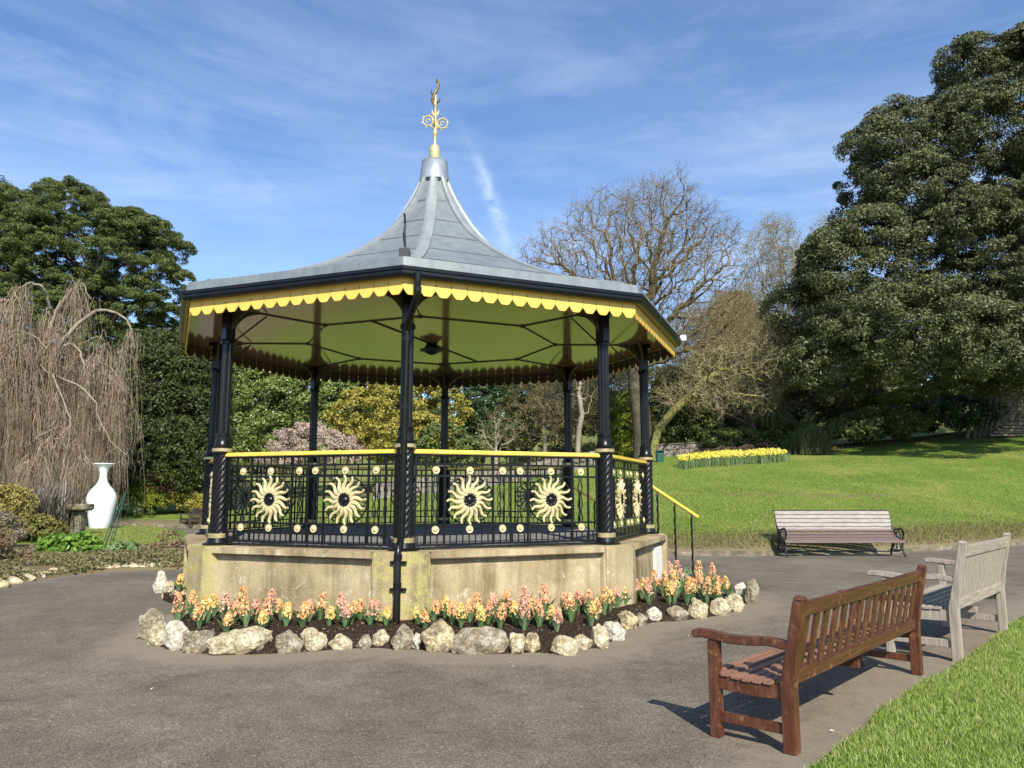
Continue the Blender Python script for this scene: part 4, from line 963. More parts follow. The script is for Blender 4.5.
# ------------------------------------------------------------------ benches
def garden_bench(name, label, loc, rz, L, s, mv, mx, mseat, nsl, slw, group=None):
    t = thing(name, label, 'bench', loc, rz, group)
    def yb(z): return -max(0, z-.44*s)*.20
    pw = .085
    for x in (pw/2, L-pw/2):
        m = MB(); zs = [0, .42*s, .60*s, .80*s, .93*s]; vs = []
        for z in zs:
            y = yb(z); hy = .034 if z > .5 else .042
            for a_, b_ in ((-1, -1), (1, -1), (1, 1), (-1, 1)): vs.append((x+a_*pw/2, y+b_*hy, z))
        q = len(zs); fs = [(4*i+k, 4*i+(k+1) % 4, 4*i+4+(k+1) % 4, 4*i+4+k) for i in range(q-1) for k in range(4)]+[(3, 2, 1, 0), (4*q-4, 4*q-3, 4*q-2, 4*q-1)]
        m.add(vs, fs); yt = yb(.93*s)
        m.prism([(pw/2*math.cos(i*math.pi/10), .93*s+.030*math.sin(i*math.pi/10)-.004) for i in range(11)], .066, Matrix(((1, 0, 0, x), (0, 0, -1, yt+.033), (0, 1, 0, 0), (0, 0, 0, 1))))
        m.build('leg', mv, t, bevel=.006)
    D = .50*s
    for x in (pw/2, L-pw/2):
        m = MB(); m.box((x, D, .31*s), (.075, .07, .62*s)); m.build('leg', mv, t, bevel=.006)
        # armrest with a scrolled front
        m = MB(); pts = [(yb(.64*s)+.01, .640*s), (.12, .655*s), (.25*s, .640*s), (.38*s, .636*s), (D, .648*s), (D+.07*s, .652*s), (D+.12*s, .650*s)]
        vs = []
        for i, (y, z) in enumerate(pts):
            hw = .038+.012*(i/6); th = .026 if i < 5 else .024
            for a_, b_ in ((-1, -1), (1, -1), (1, 1), (-1, 1)): vs.append((x+a_*hw, y, z+b_*th))
        q = len(pts); m.add(vs, [(4*i+k, 4*i+(k+1) % 4, 4*i+4+(k+1) % 4, 4*i+4+k) for i in range(q-1) for k in range(4)]+[(3, 2, 1, 0), (4*q-4, 4*q-3, 4*q-2, 4*q-1)])
        m.lathe([(.001, -.049), (.028, -.049), (.028, .049), (.001, .049)], 14, Matrix.Translation((x, D+.12*s, .649*s)) @ Matrix.Rotation(R(90), 4, 'Y')); m.build('armrest', mv, t, bevel=.008)
        m = MB(); ys = [i/8*(D-.03)+.02 for i in range(9)]; top = [(y, .405*s-.02*math.sin(math.pi*y/D)) for y in ys]; bot = [(y, .315*s-.012*math.sin(math.pi*y/D)) for y in ys][::-1]
        m.prism(top+bot, .045, Matrix(((0, 0, 1, x-.0225), (1, 0, 0, 0), (0, 1, 0, 0), (0, 0, 0, 1)))); m.build('side_rail', mv, t, bevel=.004)
        m = MB(); m.box((x, D/2, .135*s), (.04, D-.05, .06*s)); m.build('stretcher', mv, t, bevel=.004)
    m = MB(); m.box((L/2, D+.005, .365*s), (L-.15, .03, .08*s)); m.build('apron', mx, t, bevel=.004)
    m = MB(); m.box((L/2, D/2, .31*s), (.05, D-.06, .06)); m.build('seat_rail', mx, t)
    for i in range(7):
        y = .055+(D-.02)*i/6.6; m = MB(); zz = .418*s-.022*math.sin(math.pi*min(y/D, 1))
        m.box((L/2, y, zz), (L-.012 if 0 < i < 6 else L-.09, .058*s, .022)); m.build('seat_slat', mseat, t, bevel=.004)
    def leanbox(z0, z1, th):
        m = MB(); y0, y1 = yb(z0), yb(z1); x0, x1 = pw-.002, L-pw+.002
        vs = [(x, y+o_, z) for x in (x0, x1) for (y, o_, z) in ((y0, -th, z0), (y0, th, z0), (y1, th, z1), (y1, -th, z1))]
        m.add(vs, [(3, 2, 1, 0), (4, 5, 6, 7), (0, 1, 5, 4), (1, 2, 6, 5), (2, 3, 7, 6), (3, 0, 4, 7)]); return m
    leanbox(.815*s, .91*s, .022).build('top_rail', mx, t, bevel=.006)
    leanbox(.395*s, .485*s, .022).build('bottom_rail', mx, t, bevel=.006)
    x0, x1 = pw+.02, L-pw-.02; pitch = (x1-x0)/nsl
    for i in range(nsl):
        x = x0+pitch*(i+.5); m = MB(); z0, z1 = .483*s, .817*s
        vs = [(x+a_*slw/2, yb(z)+b_*.009, z) for z in (z0, z1) for a_, b_ in ((-1, -1), (1, -1), (1, 1), (-1, 1))]
        m.add(vs, [(3, 2, 1, 0), (4, 5, 6, 7), (0, 1, 5, 4), (1, 2, 6, 5), (2, 3, 7, 6), (3, 0, 4, 7)]); m.build('back_slat', mv, t)
    return t
garden_bench('park_bench', 'red-brown varnished wooden bench nearest the camera beside the grass corner', (1.70, 4.98, 0), R(48.1), 2.85, 1.0, M_brown, M_brown_x, M_seatw, 15, .078)
garden_bench('park_bench', 'silver-grey weathered wooden bench just behind the red-brown one', (4.20, 7.55, 0), R(47.3), 2.11, 1.19, M_grey_z, M_grey_x, M_grey_x, 15, .108)
M_darkw = pmat('dark_bench_wood', [(.3, (.035, .022, .016)), (.7, (.07, .045, .03))], 5, .5)
garden_bench('park_bench', 'small dark wooden bench far off left of the bandstand columns', (at(200, 527, Y=35).x, 35, 0.0), R(128), 1.5, .9, M_darkw, M_darkw, M_darkw, 8, .05)

def iron_bench():
    Lb = 2.98; t = thing('park_bench', 'long iron bench with bleached back slats against the lawn bank', 'bench', (6.72, 19.36, 0), R(.3))
    M_ = Matrix
    for x in (.04, Lb-.04):
        m = MB()
        m.tube([(x, -.10, .02), (x, -.02, .10), (x, .03, .22), (x, .02, .34), (x, .00, .40)], [.022, .026, .028, .028, .03], 8)          # front leg, scrolled foot
        m.tube([(x, .62, .0), (x, .60, .12), (x, .50, .26), (x, .44, .40), (x, .50, .60), (x, .60, .85), (x, .69, 1.09)], [.026, .028, .03, .032, .03, .028, .024], 8)
        m.tube([(x, -.02, .40), (x, .15, .37), (x, .32, .37), (x, .45, .42)], .026, 8)
        m.tube([(x, .00, .42), (x, -.05, .52), (x, -.04, .64), (x, .05, .69), (x, .25, .66), (x, .40, .64), (x, .50, .66)], [.024, .024, .026, .028, .026, .024, .022], 8)
        m.tube([(x, -.05+.055*math.cos(a), .60+.055*math.sin(a)) for a in [i*.6 for i in range(10)]], .016, 6)
        for cy, cz, r in ((.18, .53, .10), (.34, .52, .07), (.22, .24, .10), (.36, .22, .08)):
            m.tube([(x, cy+r*math.cos(i*.524), cz+r*math.sin(i*.524)) for i in range(13)], .013, 6, caps=False)
        m.tube([(x, .03, .18), (x, .25, .12), (x, .58, .15)], .018, 6)
        m.build('end_frame', M_iron, t, smooth=True)
    m = MB(); m.tube([(.04, .25, .12), (Lb-.04, .25, .12)], .014, 8); m.build('tie_bar', M_iron, t)
    p0, p1 = Vector((0, .52, .60)), Vector((0, .70, 1.10)); dr = (p1-p0).normalized(); nn = Vector((0, -dr.z, dr.y))
    for i in range(5):
        c = p0+(p1-p0)*((i+.5)/5)+nn*.03; a_ = math.atan2(dr.z, dr.y)
        m = MB(); m.box((0, 0, 0), (Lb-.06+.004*i, .088, .022), Matrix.Translation(Vector((Lb/2, c.y, c.z))) @ Matrix.Rotation(a_, 4, 'X')); m.build('back_slat', M_pale_slat, t, bevel=.004)
    m = MB(); m.box((Lb/2, .71, 1.115), (Lb+.02, .035, .025)); m.build('top_rail', M_iron, t)
    for i in range(5):
        y = -.01+.105*i; m = MB(); m.box((0, 0, 0), (Lb-.02, .088, .026), Matrix.Translation((Lb/2, y, .40+.055*i*(.55+.12*i))) @ Matrix.Rotation(R(14+5*i), 4, 'X')); m.build('seat_slat', M_purp_slat, t, bevel=.005)
    m = MB(); m.box((Lb/2, -.068, .375), (Lb-.02, .024, .06)); m.build('seat_slat', M_purp_slat, t, bevel=.005)
iron_bench()

# ------------------------------------------------------------------ garden ornaments on the left
vx = at(99.5, 529, Y=30); z0 = zb(vx.x, 30)
VS = .88; m = MB(); m.lathe([(a_*VS, b_) for a_, b_ in [(.001, 0), (.40, 0), (.42, .02), (.47, .36), (.56, .75), (.615, 1.08), (.615, 1.25), (.57, 1.42), (.44, 1.60), (.29, 1.74), (.19, 1.90), (.150, 2.08), (.155, 2.25), (.21, 2.42), (.31, 2.54), (.44, 2.62), (.43, 2.64), (.28, 2.56), (.12, 2.40), (.001, 2.38)]], 40)
o = m.build('vase', M_white, None, smooth=True); o.location = (vx.x, 30, z0); o.scale = (.97, .97, .95); tag(o, 'giant white vase sculpture with a flared lip standing on the lawn', 'vase')
bx = at(77, 536, Y=25.8); z0 = zb(bx.x, 25.8)
t = thing('bird_bath', 'old stone bird bath, thick round slab on a pillar, before the white vase', 'bird bath', (bx.x, 25.8, z0-.02))
m = MB(); m.box((0, 0, .40), (.36, .36, .82), taper=.08); m.build('pillar', M_kerb, t, bevel=.03)
m = MB(); m.lathe([(.001, .80), (.36, .81), (.44, .86), (.445, .98), (.42, 1.03), (.33, 1.03), (.28, .99), (.001, .98)], 24); m.build('basin', M_kerb, t, smooth=True)
ox = at(104, 555, Y=18.8); z0 = zb(ox.x, 18.8)
t = MB(); top = Vector((.36, .1, 1.42))
for k in range(4):
    a = R(45+90*k); b = Vector((.13*math.cos(a), .13*math.sin(a), -.05)); t.tube([b, b*.75+top*.35, top+b*.12], .011, 5)
for j in range(1, 8):
    f = j/8.5; ps = [Vector((.13*math.cos(R(45+90*k)), .13*math.sin(R(45+90*k)), -.05))*(1-f*.85)+top*f for k in range(5)]
    t.tube(ps, .007, 4)
o = t.build('obelisk_trellis', M_greenmetal); o.location = (ox.x, 18.8, z0); tag(o, 'dark green metal obelisk trellis leaning over in the left border', 'trellis')

def hit(px, py, Y0=18., Y1=60.):
    """where the sight line meets the main lawn"""
    for Y in np.arange(Y0, Y1, .25):
        p = at(px, py, Y=float(Y))
        if p.z <= zg(p.x, p.y): return p
    return at(px, py, Y=Y1)
# litter bin
p = at(660, 457, Y=43); z0 = zg(p.x, 43)
t = thing('litter_bin', 'dark green litter bin standing on the lawn under the bare oak', 'bin', (p.x, 43, z0-.03))
t.scale = (.78, .78, .74); m = MB(); m.box((0, 0, .36), (.50, .48, .74), taper=-.06); m.build('body', M_green, t, bevel=.03)
m = MB(); m.box((0, 0, .90), (.56, .54, .10), taper=.3); m.box((-.24, 0, .79), (.05, .5, .16)); m.box((.24, 0, .79), (.05, .5, .16)); m.box((0, .22, .79), (.5, .05, .16)); m.build('hood', M_green, t, bevel=.01)

# daffodils
def daffodils():
    a, b = hit(684, 470, 25), hit(790, 462, 25); P = []; V = []
    n = 1150; u = rng.random(n); vv = rng.random(n)*.7
    base = np.array([[a.x+(b.x-a.x)*q, a.y+(b.y-a.y)*q+4.2*w_*(.55+.45*math.sin(math.pi*q))] for q, w_ in zip(u, vv)]); z = z_main(base)
    o = blades('daffodils', np.repeat(base, 3, 0)+rng.normal(size=(n*3, 2))*.10, np.repeat(z, 3)-.02, .52, .024, leaf_mat('daffodil_leaf', [(.09, .15, .05), (.16, .23, .09), (.25, .32, .15)], .25), .35, .4)
    tag(o, 'drift of yellow daffodils in flower across the upper lawn', 'daffodils', kind='stuff')
    md = leaf_mat('daffodil_petal', [(.75, .58, .03), (.85, .70, .06), (.88, .78, .25)], .3, .5, .3)
    w2 = rng.random(n) < .75; F_ = np.c_[base, z+.44+.16*rng.random(n)][w2]; m_ = len(F_)
    Fr = np.repeat(F_, 4, 0)+rng.normal(size=(m_*4, 3))*.022; c = leaf_cloud('daffodils', Fr, np.tile([[0, -.8, .5]], (m_*4, 1)), .043, .7, md, None, .6)
    tag(c, 'drift of yellow daffodils in flower across the upper lawn', 'daffodils', kind='stuff')
    # join into one stuff object
    for ob in (o, c): ob.select_set(True)
    me = bpy.data.meshes.new('daffodils'); bm = bmesh.new(); bm.from_mesh(o.data); n0 = len(bm.faces); bm.from_mesh(c.data); bm.faces.ensure_lookup_table()
    for f in bm.faces[n0:]: f.material_index = 1
    bm.to_mesh(me); bm.free(); me.materials.append(o.data.materials[0]); me.materials.append(md); bpy.data.objects.remove(c); o.data = me
daffodils()

# ------------------------------------------------------------------ walls at the back
M_wall = pmat('rubble_wall', [(.3, (.16, .135, .11)), (.5, (.28, .24, .20)), (.7, (.42, .38, .32))], 2.2, .95, 0, .9, .08, 6, spec=.1)
M_lwall = pmat('pale_wall', [(.3, (.11, .10, .075)), (.5, (.20, .18, .145)), (.7, (.33, .30, .25))], 1.6, .95, 0, .9, .08, 6, spec=.1)
def wall(name, label, pts, h, th, mat, cop=None):
    """low wall following the ground; courses of separate looking stones come from the displaced outline"""
    t = thing(name, label, 'wall', (pts[0][0], pts[0][1], zg(*pts[0])-.1)); L = resample(pts, .35); b = Vector(t.location); m = MB(); c = MB()
    for i, (p, q) in enumerate(zip(L[:-1], L[1:])):
        p, q = Vector((*p, 0)), Vector((*q, 0)); d = (q-p).normalized(); n_ = Vector((-d.y, d.x, 0)); rows = max(2, int(h/.22)); za = zg((p.x+q.x)/2, (p.y+q.y)/2)-.15
        for r in range(rows):
            o_ = .5*(r % 2)*(q-p); f = random.uniform(-.025, .025); hh = (h+.15)/rows
            M = Matrix.Translation(p+(q-p)/2+o_+n_*f+Vector((0, 0, za+hh*(r+.5)))-b) @ Matrix.Rotation(math.atan2(d.y, d.x), 4, 'Z'); m.box((0, 0, 0), ((q-p).length*random.uniform(.90, .97), th, hh*.92), M)
        if cop: c.box((0, 0, 0), ((q-p).length+.001*(i % 2), th+.12, .09), Matrix.Translation(p+(q-p)/2+Vector((0, 0, za+h+.20+.004*(i % 2)))-b) @ Matrix.Rotation(math.atan2(d.y, d.x), 4, 'Z'))
    m.build('masonry', mat, t)
    if cop: c.build('coping', cop, t)
    return t
def gx(px, Y): return (px-512)/F*Y*.99
wall('garden_wall', 'low pale stone wall at the back of the lawn behind the bandstand', [(gx(372, 45), 45), (gx(470, 45.5), 45.5), (gx(540, 46), 46), (gx(598, 46.5), 46.5)], .95, .45, M_lwall)
wall('garden_wall', 'dark mossy brick wall under the scrub right of the oak trunk', [(gx(640, 53), 53), (gx(705, 53.5), 53.5), (gx(800, 55), 55)], .85, .4, M_wall, M_kerb)
wall('garden_wall', 'tall rubble stone wall with slate coping at the right edge', [(gx(984, 51), 51), (gx(1030, 50), 50), (gx(1100, 49.5), 49.5)], 2.5, .5, M_wall, M_lwall)
t = thing('log_pile', 'stack of weathered planks and poles against the rubble wall', 'wood pile', (gx(1012, 47.6), 47.6, zg(gx(1012, 47.6), 47.6)))
for i in range(9):
    m = MB(); zz = .12+.17*(i//2); m.beam((-1.2+.12*i, -.25+.3*(i % 2), zz), (1.5-.1*i, -.2+.35*(i % 2)+random.uniform(-.1, .1), zz+random.uniform(-.05, .12)), .16, .12); m.build('log', M_bark_l, t)

# ------------------------------------------------------------------ trees and shrubs
def tp(px, py, Y): return tuple(at(px, py, Y=Y))
# Monterey pine, left
b = base_at(70, 56)
leafy('pine_tree', 'broad dense green pine with a domed crown at far left', 'tree', b,
      billow([(x_, y_, z_, a_, b_, c_) for x_, y_, z_, a_, b_, c_ in pxlobes([(70, 250, 56, 72, 52), (10, 255, 56, 60, 60), (128, 262, 56, 50, 48), (160, 290, 56, 31, 30), (110, 310, 56, 65, 30), (40, 320, 56, 80, 35), (-30, 260, 56, 60, 60), (75, 210, 57, 40, 22), (165, 255, 57, 22, 22), (150, 335, 57, 38, 26), (60, 350, 57, 80, 34), (30, 290, 58, 90, 50)])], 290, 1.1, .74),
      3300, .46, 215, .082, .32, M_pine, .6, -.4, .22, [[(b, .55), (tp(72, 380, 56), .45), (tp(75, 300, 56), .28)], [(tp(72, 380, 56), .3), (tp(120, 310, 56), .2)], [(tp(72, 380, 56), .3), (tp(20, 310, 56), .2)]], M_bark)
b = base_at(-22, 60)
leafy('conifer_tree', 'dark pointed conifer peeping over the pine at the left edge', 'tree', b, pxlobes([(-8, 215, 62, 17, 32), (-14, 270, 62, 40, 60), (-8, 192, 62, 9, 12)]), 200, .9, 80, .16, .25, M_yew, .6, -.5, .2, [[(b, .4), (tp(-10, 250, 62), .2)]], M_bark)
# dark yew behind the vase
b = base_at(150, 43)
leafy('yew_tree', 'very dark dense yew behind the white vase', 'tree', b,
      pxlobes([(150, 400, 43, 48, 60), (185, 420, 43, 40, 70), (165, 465, 42, 55, 45), (130, 440, 43, 38, 50), (195, 370, 44, 32, 40), (150, 355, 44, 30, 22), (210, 470, 43, 25, 40)]),
      900, .62, 120, .085, .45, M_yew, .6, -.7, .2, [[(b, .4), (tp(155, 420, 43), .3)]], M_bark)
# weeping tree
def weeping():
    Y = 34.; b = np.array(base_at(40, Y, True)); t = thing('weeping_tree', 'bare weeping tree with long hanging reddish twigs at left', 'tree', tuple(b))
    # leaning trunks and arching limbs
    S = []; tips = []
    def limb(pts, r0, r1):
        pts = [np.array(p) for p in pts]; n = 14; out = []
        for i in range(n+1):
            u = i/n*(len(pts)-1); k = min(int(u), len(pts)-2); f = u-k; p0, p1, p2, p3 = pts[max(k-1, 0)], pts[k], pts[k+1], pts[min(k+2, len(pts)-1)]
            q = .5*((2*p1)+(-p0+p2)*f+(2*p0-5*p1+4*p2-p3)*f*f+(-p0+3*p1-3*p2+p3)*f**3)+rng.normal(size=3)*.035; out.append(q)
        for i in range(n):
            ra = r0+(r1-r0)*i/n; rb = r0+(r1-r0)*(i+1)/n; S.append([*(out[i]-b), ra, *(out[i+1]-b), rb])
        return out
    Lm = []
    def P(px, py, dy=0): return np.array(tp(px, py, Y+dy))
    Lm.append(limb([b, P(12, 470), P(22, 420), P(38, 360), P(52, 318), P(62, 300)], .20, .05))
    Lm.append(limb([b+np.array([.2, 0, 0]), P(48, 470, .3), P(30, 425, .5), P(50, 370, .2), P(60, 345), P(92, 312), P(110, 311), P(128, 322), P(133, 345)], .17, .025))
    Lm.append(limb([P(50, 372), P(68, 345), P(80, 352), P(86, 375), P(88, 400)], .07, .02))
    Lm.append(limb([P(38, 360), P(25, 320, -.6), P(8, 300, -1), P(-18, 310, -1.2), P(-30, 350, -1.2)], .08, .02))
    Lm.append(limb([P(52, 318), P(72, 290, .5), P(82, 284, .6), P(90, 300, .6)], .06, .02))
    Lm.append(limb([P(52, 318), P(46, 292, -.8), P(30, 283, -1.2), P(10, 295, -1.6)], .06, .02))
    Lm.append(limb([P(38, 360), P(60, 390, -1), P(70, 430, -1.3), P(60, 480, -1.4)], .05, .015))
    Lm.append(limb([P(22, 420), P(0, 350, .8), P(-20, 320, 1), P(-50, 345, 1)], .09, .02))
    Lm.append(limb([P(50, 372), P(95, 360, 1.2), P(120, 380, 1.5), P(126, 420, 1.5)], .05, .015))
    Lm.append(limb([P(50, 372), P(90, 395, -1.2), P(103, 430, -1.5), P(125, 455, -1.5)], .045, .012))
    for _ in range(26):
        src = Lm[rng.integers(len(Lm))]; p = src[rng.integers(4, len(src))]; d = rng.normal(size=3)*[.8, .9, .25]; q = p+d*.55+np.array([0, 0, .35+.3*rng.random()]); r_ = p+d+np.array([0, 0, -.2]); e = r_+d*.25+np.array([0, 0, -1.0])
        if q[2] < at(40, 296, Y=34).z and max(q[0], r_[0], e[0]) < at(108, 400, Y=34).x: Lm.append(limb([p, q, r_, e], .028, .010))
    segs('trunk', S, M_weep_b, t, 7)
    # hanging strands
    W = []
    roots = [np.array(src[rng.integers(4, len(src))]) for src in (Lm[rng.integers(len(Lm))] for _ in range(400))]; xm = at(104, 400, Y=34).x; xm2 = at(128, 400, Y=34).x; roots = [q_ for i_, q_ in enumerate(roots) if q_[0] < (xm2 if i_ % 9 == 0 else xm)][:120]
    for _ in range(1750):
        p = roots[rng.integers(len(roots))]+rng.normal(size=3)*[.17, .2, .07]; zend = b[2]+.15+abs(rng.normal())*1.3; tot = min(p[2]-zend, rng.uniform(1.8, 6.5))
        if tot < .4: continue
        n = 7; d = rng.normal(size=2)*.10; q = p.copy(); r_ = .0125*rng.uniform(.6, 1.3); out = np.r_[d, .18]
        for i in range(n):
            nx_ = q+np.array([d[0]*(1-i/n)+rng.normal()*.045, d[1]*(1-i/n)+rng.normal()*.045, (.10 if i == 0 else 0)-tot/n]); rb = r_*(1-.10*i); W.append([*(q-b), rb, *(nx_-b), rb*.88])
            if rng.random() < .75:
                sp = nx_+np.array([rng.normal()*.16, rng.normal()*.16, -.22]); W.append([*(nx_-b), rb*.75, *(sp-b), rb*.6]); W.append([*(sp-b), rb*.6, *(sp+np.array([rng.normal()*.07, rng.normal()*.07, -.5])-b), rb*.35])
            q = nx_
    segs('crown', W, M_weep, t, 3)
weeping()

M_oakb = pmat('oak_limb_bark', [(.3, (.055, .043, .027)), (.6, (.12, .098, .064)), (.75, (.19, .17, .10))], 3, .95, 0, .7, .05, 12, spec=.1)
M_oakt = pmat('oak_twig_bark', [(.3, (.13, .098, .052)), (.7, (.27, .21, .115))], 2, .9, spec=.1)
# bare oak, centre right
b = base_at(643, 48)
tr = [b, tp(643, 440, 48), tp(641, 415, 48), tp(638, 390, 48), tp(637, 365, 48), tp(636, 345, 48)]
bare_tree('oak_tree', 'tall leafless oak with a rounded crown against the sky', 'tree', tr, pxlobes([(660, 215, 48, 52, 40), (608, 225, 48, 44, 38), (563, 262, 48, 48, 38), (540, 292, 48, 30, 24), (700, 250, 48, 46, 44), (725, 292, 48, 34, 44), (640, 275, 48, 70, 50), (600, 300, 48, 50, 30), (650, 335, 48, 55, 26), (700, 335, 48, 40, 26)]), 4700, .44, M_oakb, 4.6, .58, .021, .60, 4, .85, M_oakt, buds=(M_bud, .042, 1), fill=.40, expo=2.15)
# mossy limb sweeping right from the oak's foot
b = base_at(652, 47.2)
tr = [b, tp(658, 430, 47), tp(672, 412, 46.6), tp(690, 396, 46.3), tp(705, 380, 46)]
bare_tree('mossy_tree', 'low spreading tree with a thick yellow mossy limb right of the oak', 'tree', tr, pxlobes([(735, 365, 46, 60, 32), (700, 395, 46, 50, 20), (760, 390, 46, 30, 30)]), 850, .3, M_moss, 3.0, .5, .016, .25, 3, .5, M_twig_l, buds=(M_budg, .04, 2))
for px, Y, lob, nat, lbl, mt, rr in ((775, 62, [(775, 270, 62, 38, 60), (745, 335, 62, 50, 50), (800, 320, 62, 40, 60)], 3200, 'tall pale leafless tree between the oak and the evergreen', M_twig_l, .3),
                              (722, 56, [(722, 335, 56, 58, 45), (700, 370, 56, 50, 38), (760, 365, 56, 45, 35)], 2200, 'mid height leafless tree tangled beside the oak crown', M_twig_l, .25),
                              (545, 54, [(545, 400, 54, 42, 36), (520, 420, 54, 30, 26), (590, 405, 54, 30, 30)], 1300, 'grey bare thicket tree seen through the bandstand', M_twig, .16),
                              (612, 58, [(610, 395, 58, 45, 42), (640, 420, 58, 30, 25)], 900, 'bare tree just left of the oak trunk behind the railing', M_twig, .2),
                              (822, 66, [(825, 250, 66, 20, 40), (830, 330, 66, 35, 60)], 500, 'thin bare tree half hidden by the great evergreen', M_twig_l, .25)):
    b = base_at(px, Y); c = lob[0]; bare_tree('bare_tree', lbl, 'tree', [b, tp(px, 440, Y), tp(px-2, 425, Y), tp(px, 410, Y)], pxlobes(lob), nat, .36, M_bark_l, 4.5, .55, .017, rr, 5, .75, mt, group='leafless trees behind the lawn', buds=(M_budg, .045, 3))
b = base_at(578, 47)
bare_tree('birch_tree', 'slim bare tree with a pale whitish trunk behind the bandstand', 'tree', [b, tp(578, 445, 47), tp(579, 430, 47), tp(582, 415, 47), tp(580, 400, 47)], pxlobes([(582, 385, 47, 22, 32)]), 160, .3, M_weep_b, 3.0, .5, .012, .16, 2, .5, M_twig_l)
b = base_at(496, 46.5)
bare_tree('magnolia_tree', 'small bare vase-shaped tree at the middle of the back lawn', 'tree', [b, tp(496, 461, 46.5)], pxlobes([(496, 432, 46.5, 24, 22)]), 260, .2, M_weep_b, 2.5, .35, .012, .12, 2, .4, M_twig_l)
b = base_at(755, 49)
bare_tree('bare_tree', 'dark twisted shrub tree beside the small palm', 'tree', [b, tp(757, 440, 49), tp(752, 425, 49)], pxlobes([(752, 400, 49, 38, 26)]), 350, .3, M_bark, 3.0, .5, .016, .2, 3, .5, M_twig, group='leafless trees behind the lawn')

# great holm oak, right
b = base_at(983, 49)
tks = []
for dx, top in ((-7, (962, 380)), (-1, (970, 370)), (3, (982, 365)), (7, (990, 372)), (11, (994, 365)), (15, (1003, 370))):
    q = base_at(980+dx*1.2, 49+random.uniform(-.6, .6)); tks.append([(q, .13), (tp(980+dx*1.3, 412, 49), .11), (tp(980+dx*1.6, 385, 48), .09)])
leafy('holm_oak', 'huge dark evergreen holm oak filling the right side', 'tree', b,
      billow(pxlobes([(1010, 150, 46, 100, 85), (935, 162, 46, 78, 50), (908, 150, 45, 48, 40), (1060, 130, 46, 90, 110), (935, 275, 44, 92, 70), (856, 282, 44, 64, 54), (842, 318, 44, 48, 54), (1010, 280, 43, 95, 90), (1090, 280, 45, 80, 110),
               (900, 345, 43, 75, 55), (980, 350, 42, 80, 48), (860, 365, 44, 48, 42), (1060, 355, 43, 70, 50), (900, 205, 45, 52, 40), (985, 98, 47, 66, 36)]), 260, 1.7, .75),
      4400, .60, 200, .078, .5, M_holm, .65, -.75, .12, tks, M_bark_l)

# shrubs beyond the lawn, seen through and beside the bandstand
BG = 'shrubs beyond the lawn'
def shrub(name, label, px, Y, lobes, ncl, cr, per, size, mat, asp=.5, cat='shrub', group=BG, bed=False, flat=.75, fill=.15, trunk=None):
    b = base_at(px, Y, bed); return leafy(name, label, cat, b, pxlobes(lobes), ncl, cr, per, size, asp, mat, flat, -.8, fill, trunk, M_bark_l, group)
shrub('laurel_shrub', 'big fresh green laurel mass left of the blossom seen through the bandstand', 285, 56, [(262, 420, 56, 45, 50), (300, 400, 56, 48, 36), (335, 415, 56, 35, 40), (240, 445, 55, 30, 30), (250, 385, 57, 40, 30)], 620, .6, 100, .11, M_laurel)
shrub('blossom_tree', 'small tree in pale pink blossom between green and golden shrubs', 310, 50, [(308, 446, 50, 34, 20), (338, 452, 50, 24, 14), (290, 464, 50, 34, 11)], 260, .38, 90, .06, M_pink, .7, 'tree', None)
shrub('golden_shrub', 'large golden yellow shrub in the centre behind the bandstand', 400, 52, [(395, 415, 52, 45, 34), (360, 425, 52, 28, 34), (435, 410, 52, 35, 30), (410, 440, 51, 50, 24)], 420, .5, 100, .10, M_ygold)
shrub('laurel_shrub', 'dark green shrub below the golden one by the back wall', 440, 49, [(440, 448, 49, 26, 22), (465, 455, 49, 20, 14)], 150, .4, 90, .09, M_mid)
shrub('laurel_shrub', 'dark glossy laurel right of the golden shrub', 492, 54, [(492, 415, 54, 30, 38), (480, 440, 54, 26, 24), (515, 430, 55, 20, 32)], 260, .5, 100, .10, M_darkleaf)
shrub('scrub', 'olive brown scrub beneath the bare thicket', 560, 57, [(545, 440, 57, 45, 26), (590, 440, 57, 35, 26), (560, 410, 60, 60, 32)], 420, .5, 80, .10, M_olive)
shrub('golden_shrub', 'bright yellow-green shrub just left of the oak trunk', 620, 54, [(618, 430, 54, 15, 30), (630, 415, 54, 13, 24), (612, 450, 54, 14, 12)], 160, .35, 90, .08, M_ygreen)
shrub('evergreen_shrub', 'round green bush under the mossy limb right of the oak', 678, 58, [(676, 400, 58, 26, 32), (660, 425, 58, 22, 24), (700, 425, 58, 28, 22)], 280, .5, 95, .10, M_mid)
shrub('scrub', 'broad olive scrub on the slope left of the palm', 725, 60, [(720, 415, 60, 45, 28), (760, 400, 61, 40, 40), (735, 375, 62, 45, 30)], 430, .6, 80, .11, M_olive)
shrub('evergreen_shrub', 'grey-green tree mass between the bare trees and the holm oak', 800, 60, [(795, 375, 60, 34, 45), (815, 410, 58, 30, 30), (765, 345, 62, 26, 24), (735, 315, 64, 18, 20)], 480, .6, 80, .11, M_olive)
shrub('scrub', 'tawny twiggy thicket beneath the leafless trees', 745, 64, [(745, 355, 64, 55, 40), (700, 385, 63, 40, 30), (790, 385, 63, 36, 36)], 420, .7, 60, .075, leaf_mat('tawny', [(.16, .12, .06), (.25, .19, .10), (.33, .27, .15), (.20, .19, .08)], .25), .3, fill=.4)
shrub('heather_mound', 'dark wine red heap of twiggy growth behind the daffodils', 735, 47, [(735, 453, 47, 28, 5), (762, 449, 47.5, 18, 6), (708, 456, 47, 20, 4)], 130, .22, 80, .05, leaf_mat('wine_twigs', [(.06, .035, .028), (.11, .07, .055), (.18, .13, .10)], .1, .7, .1))
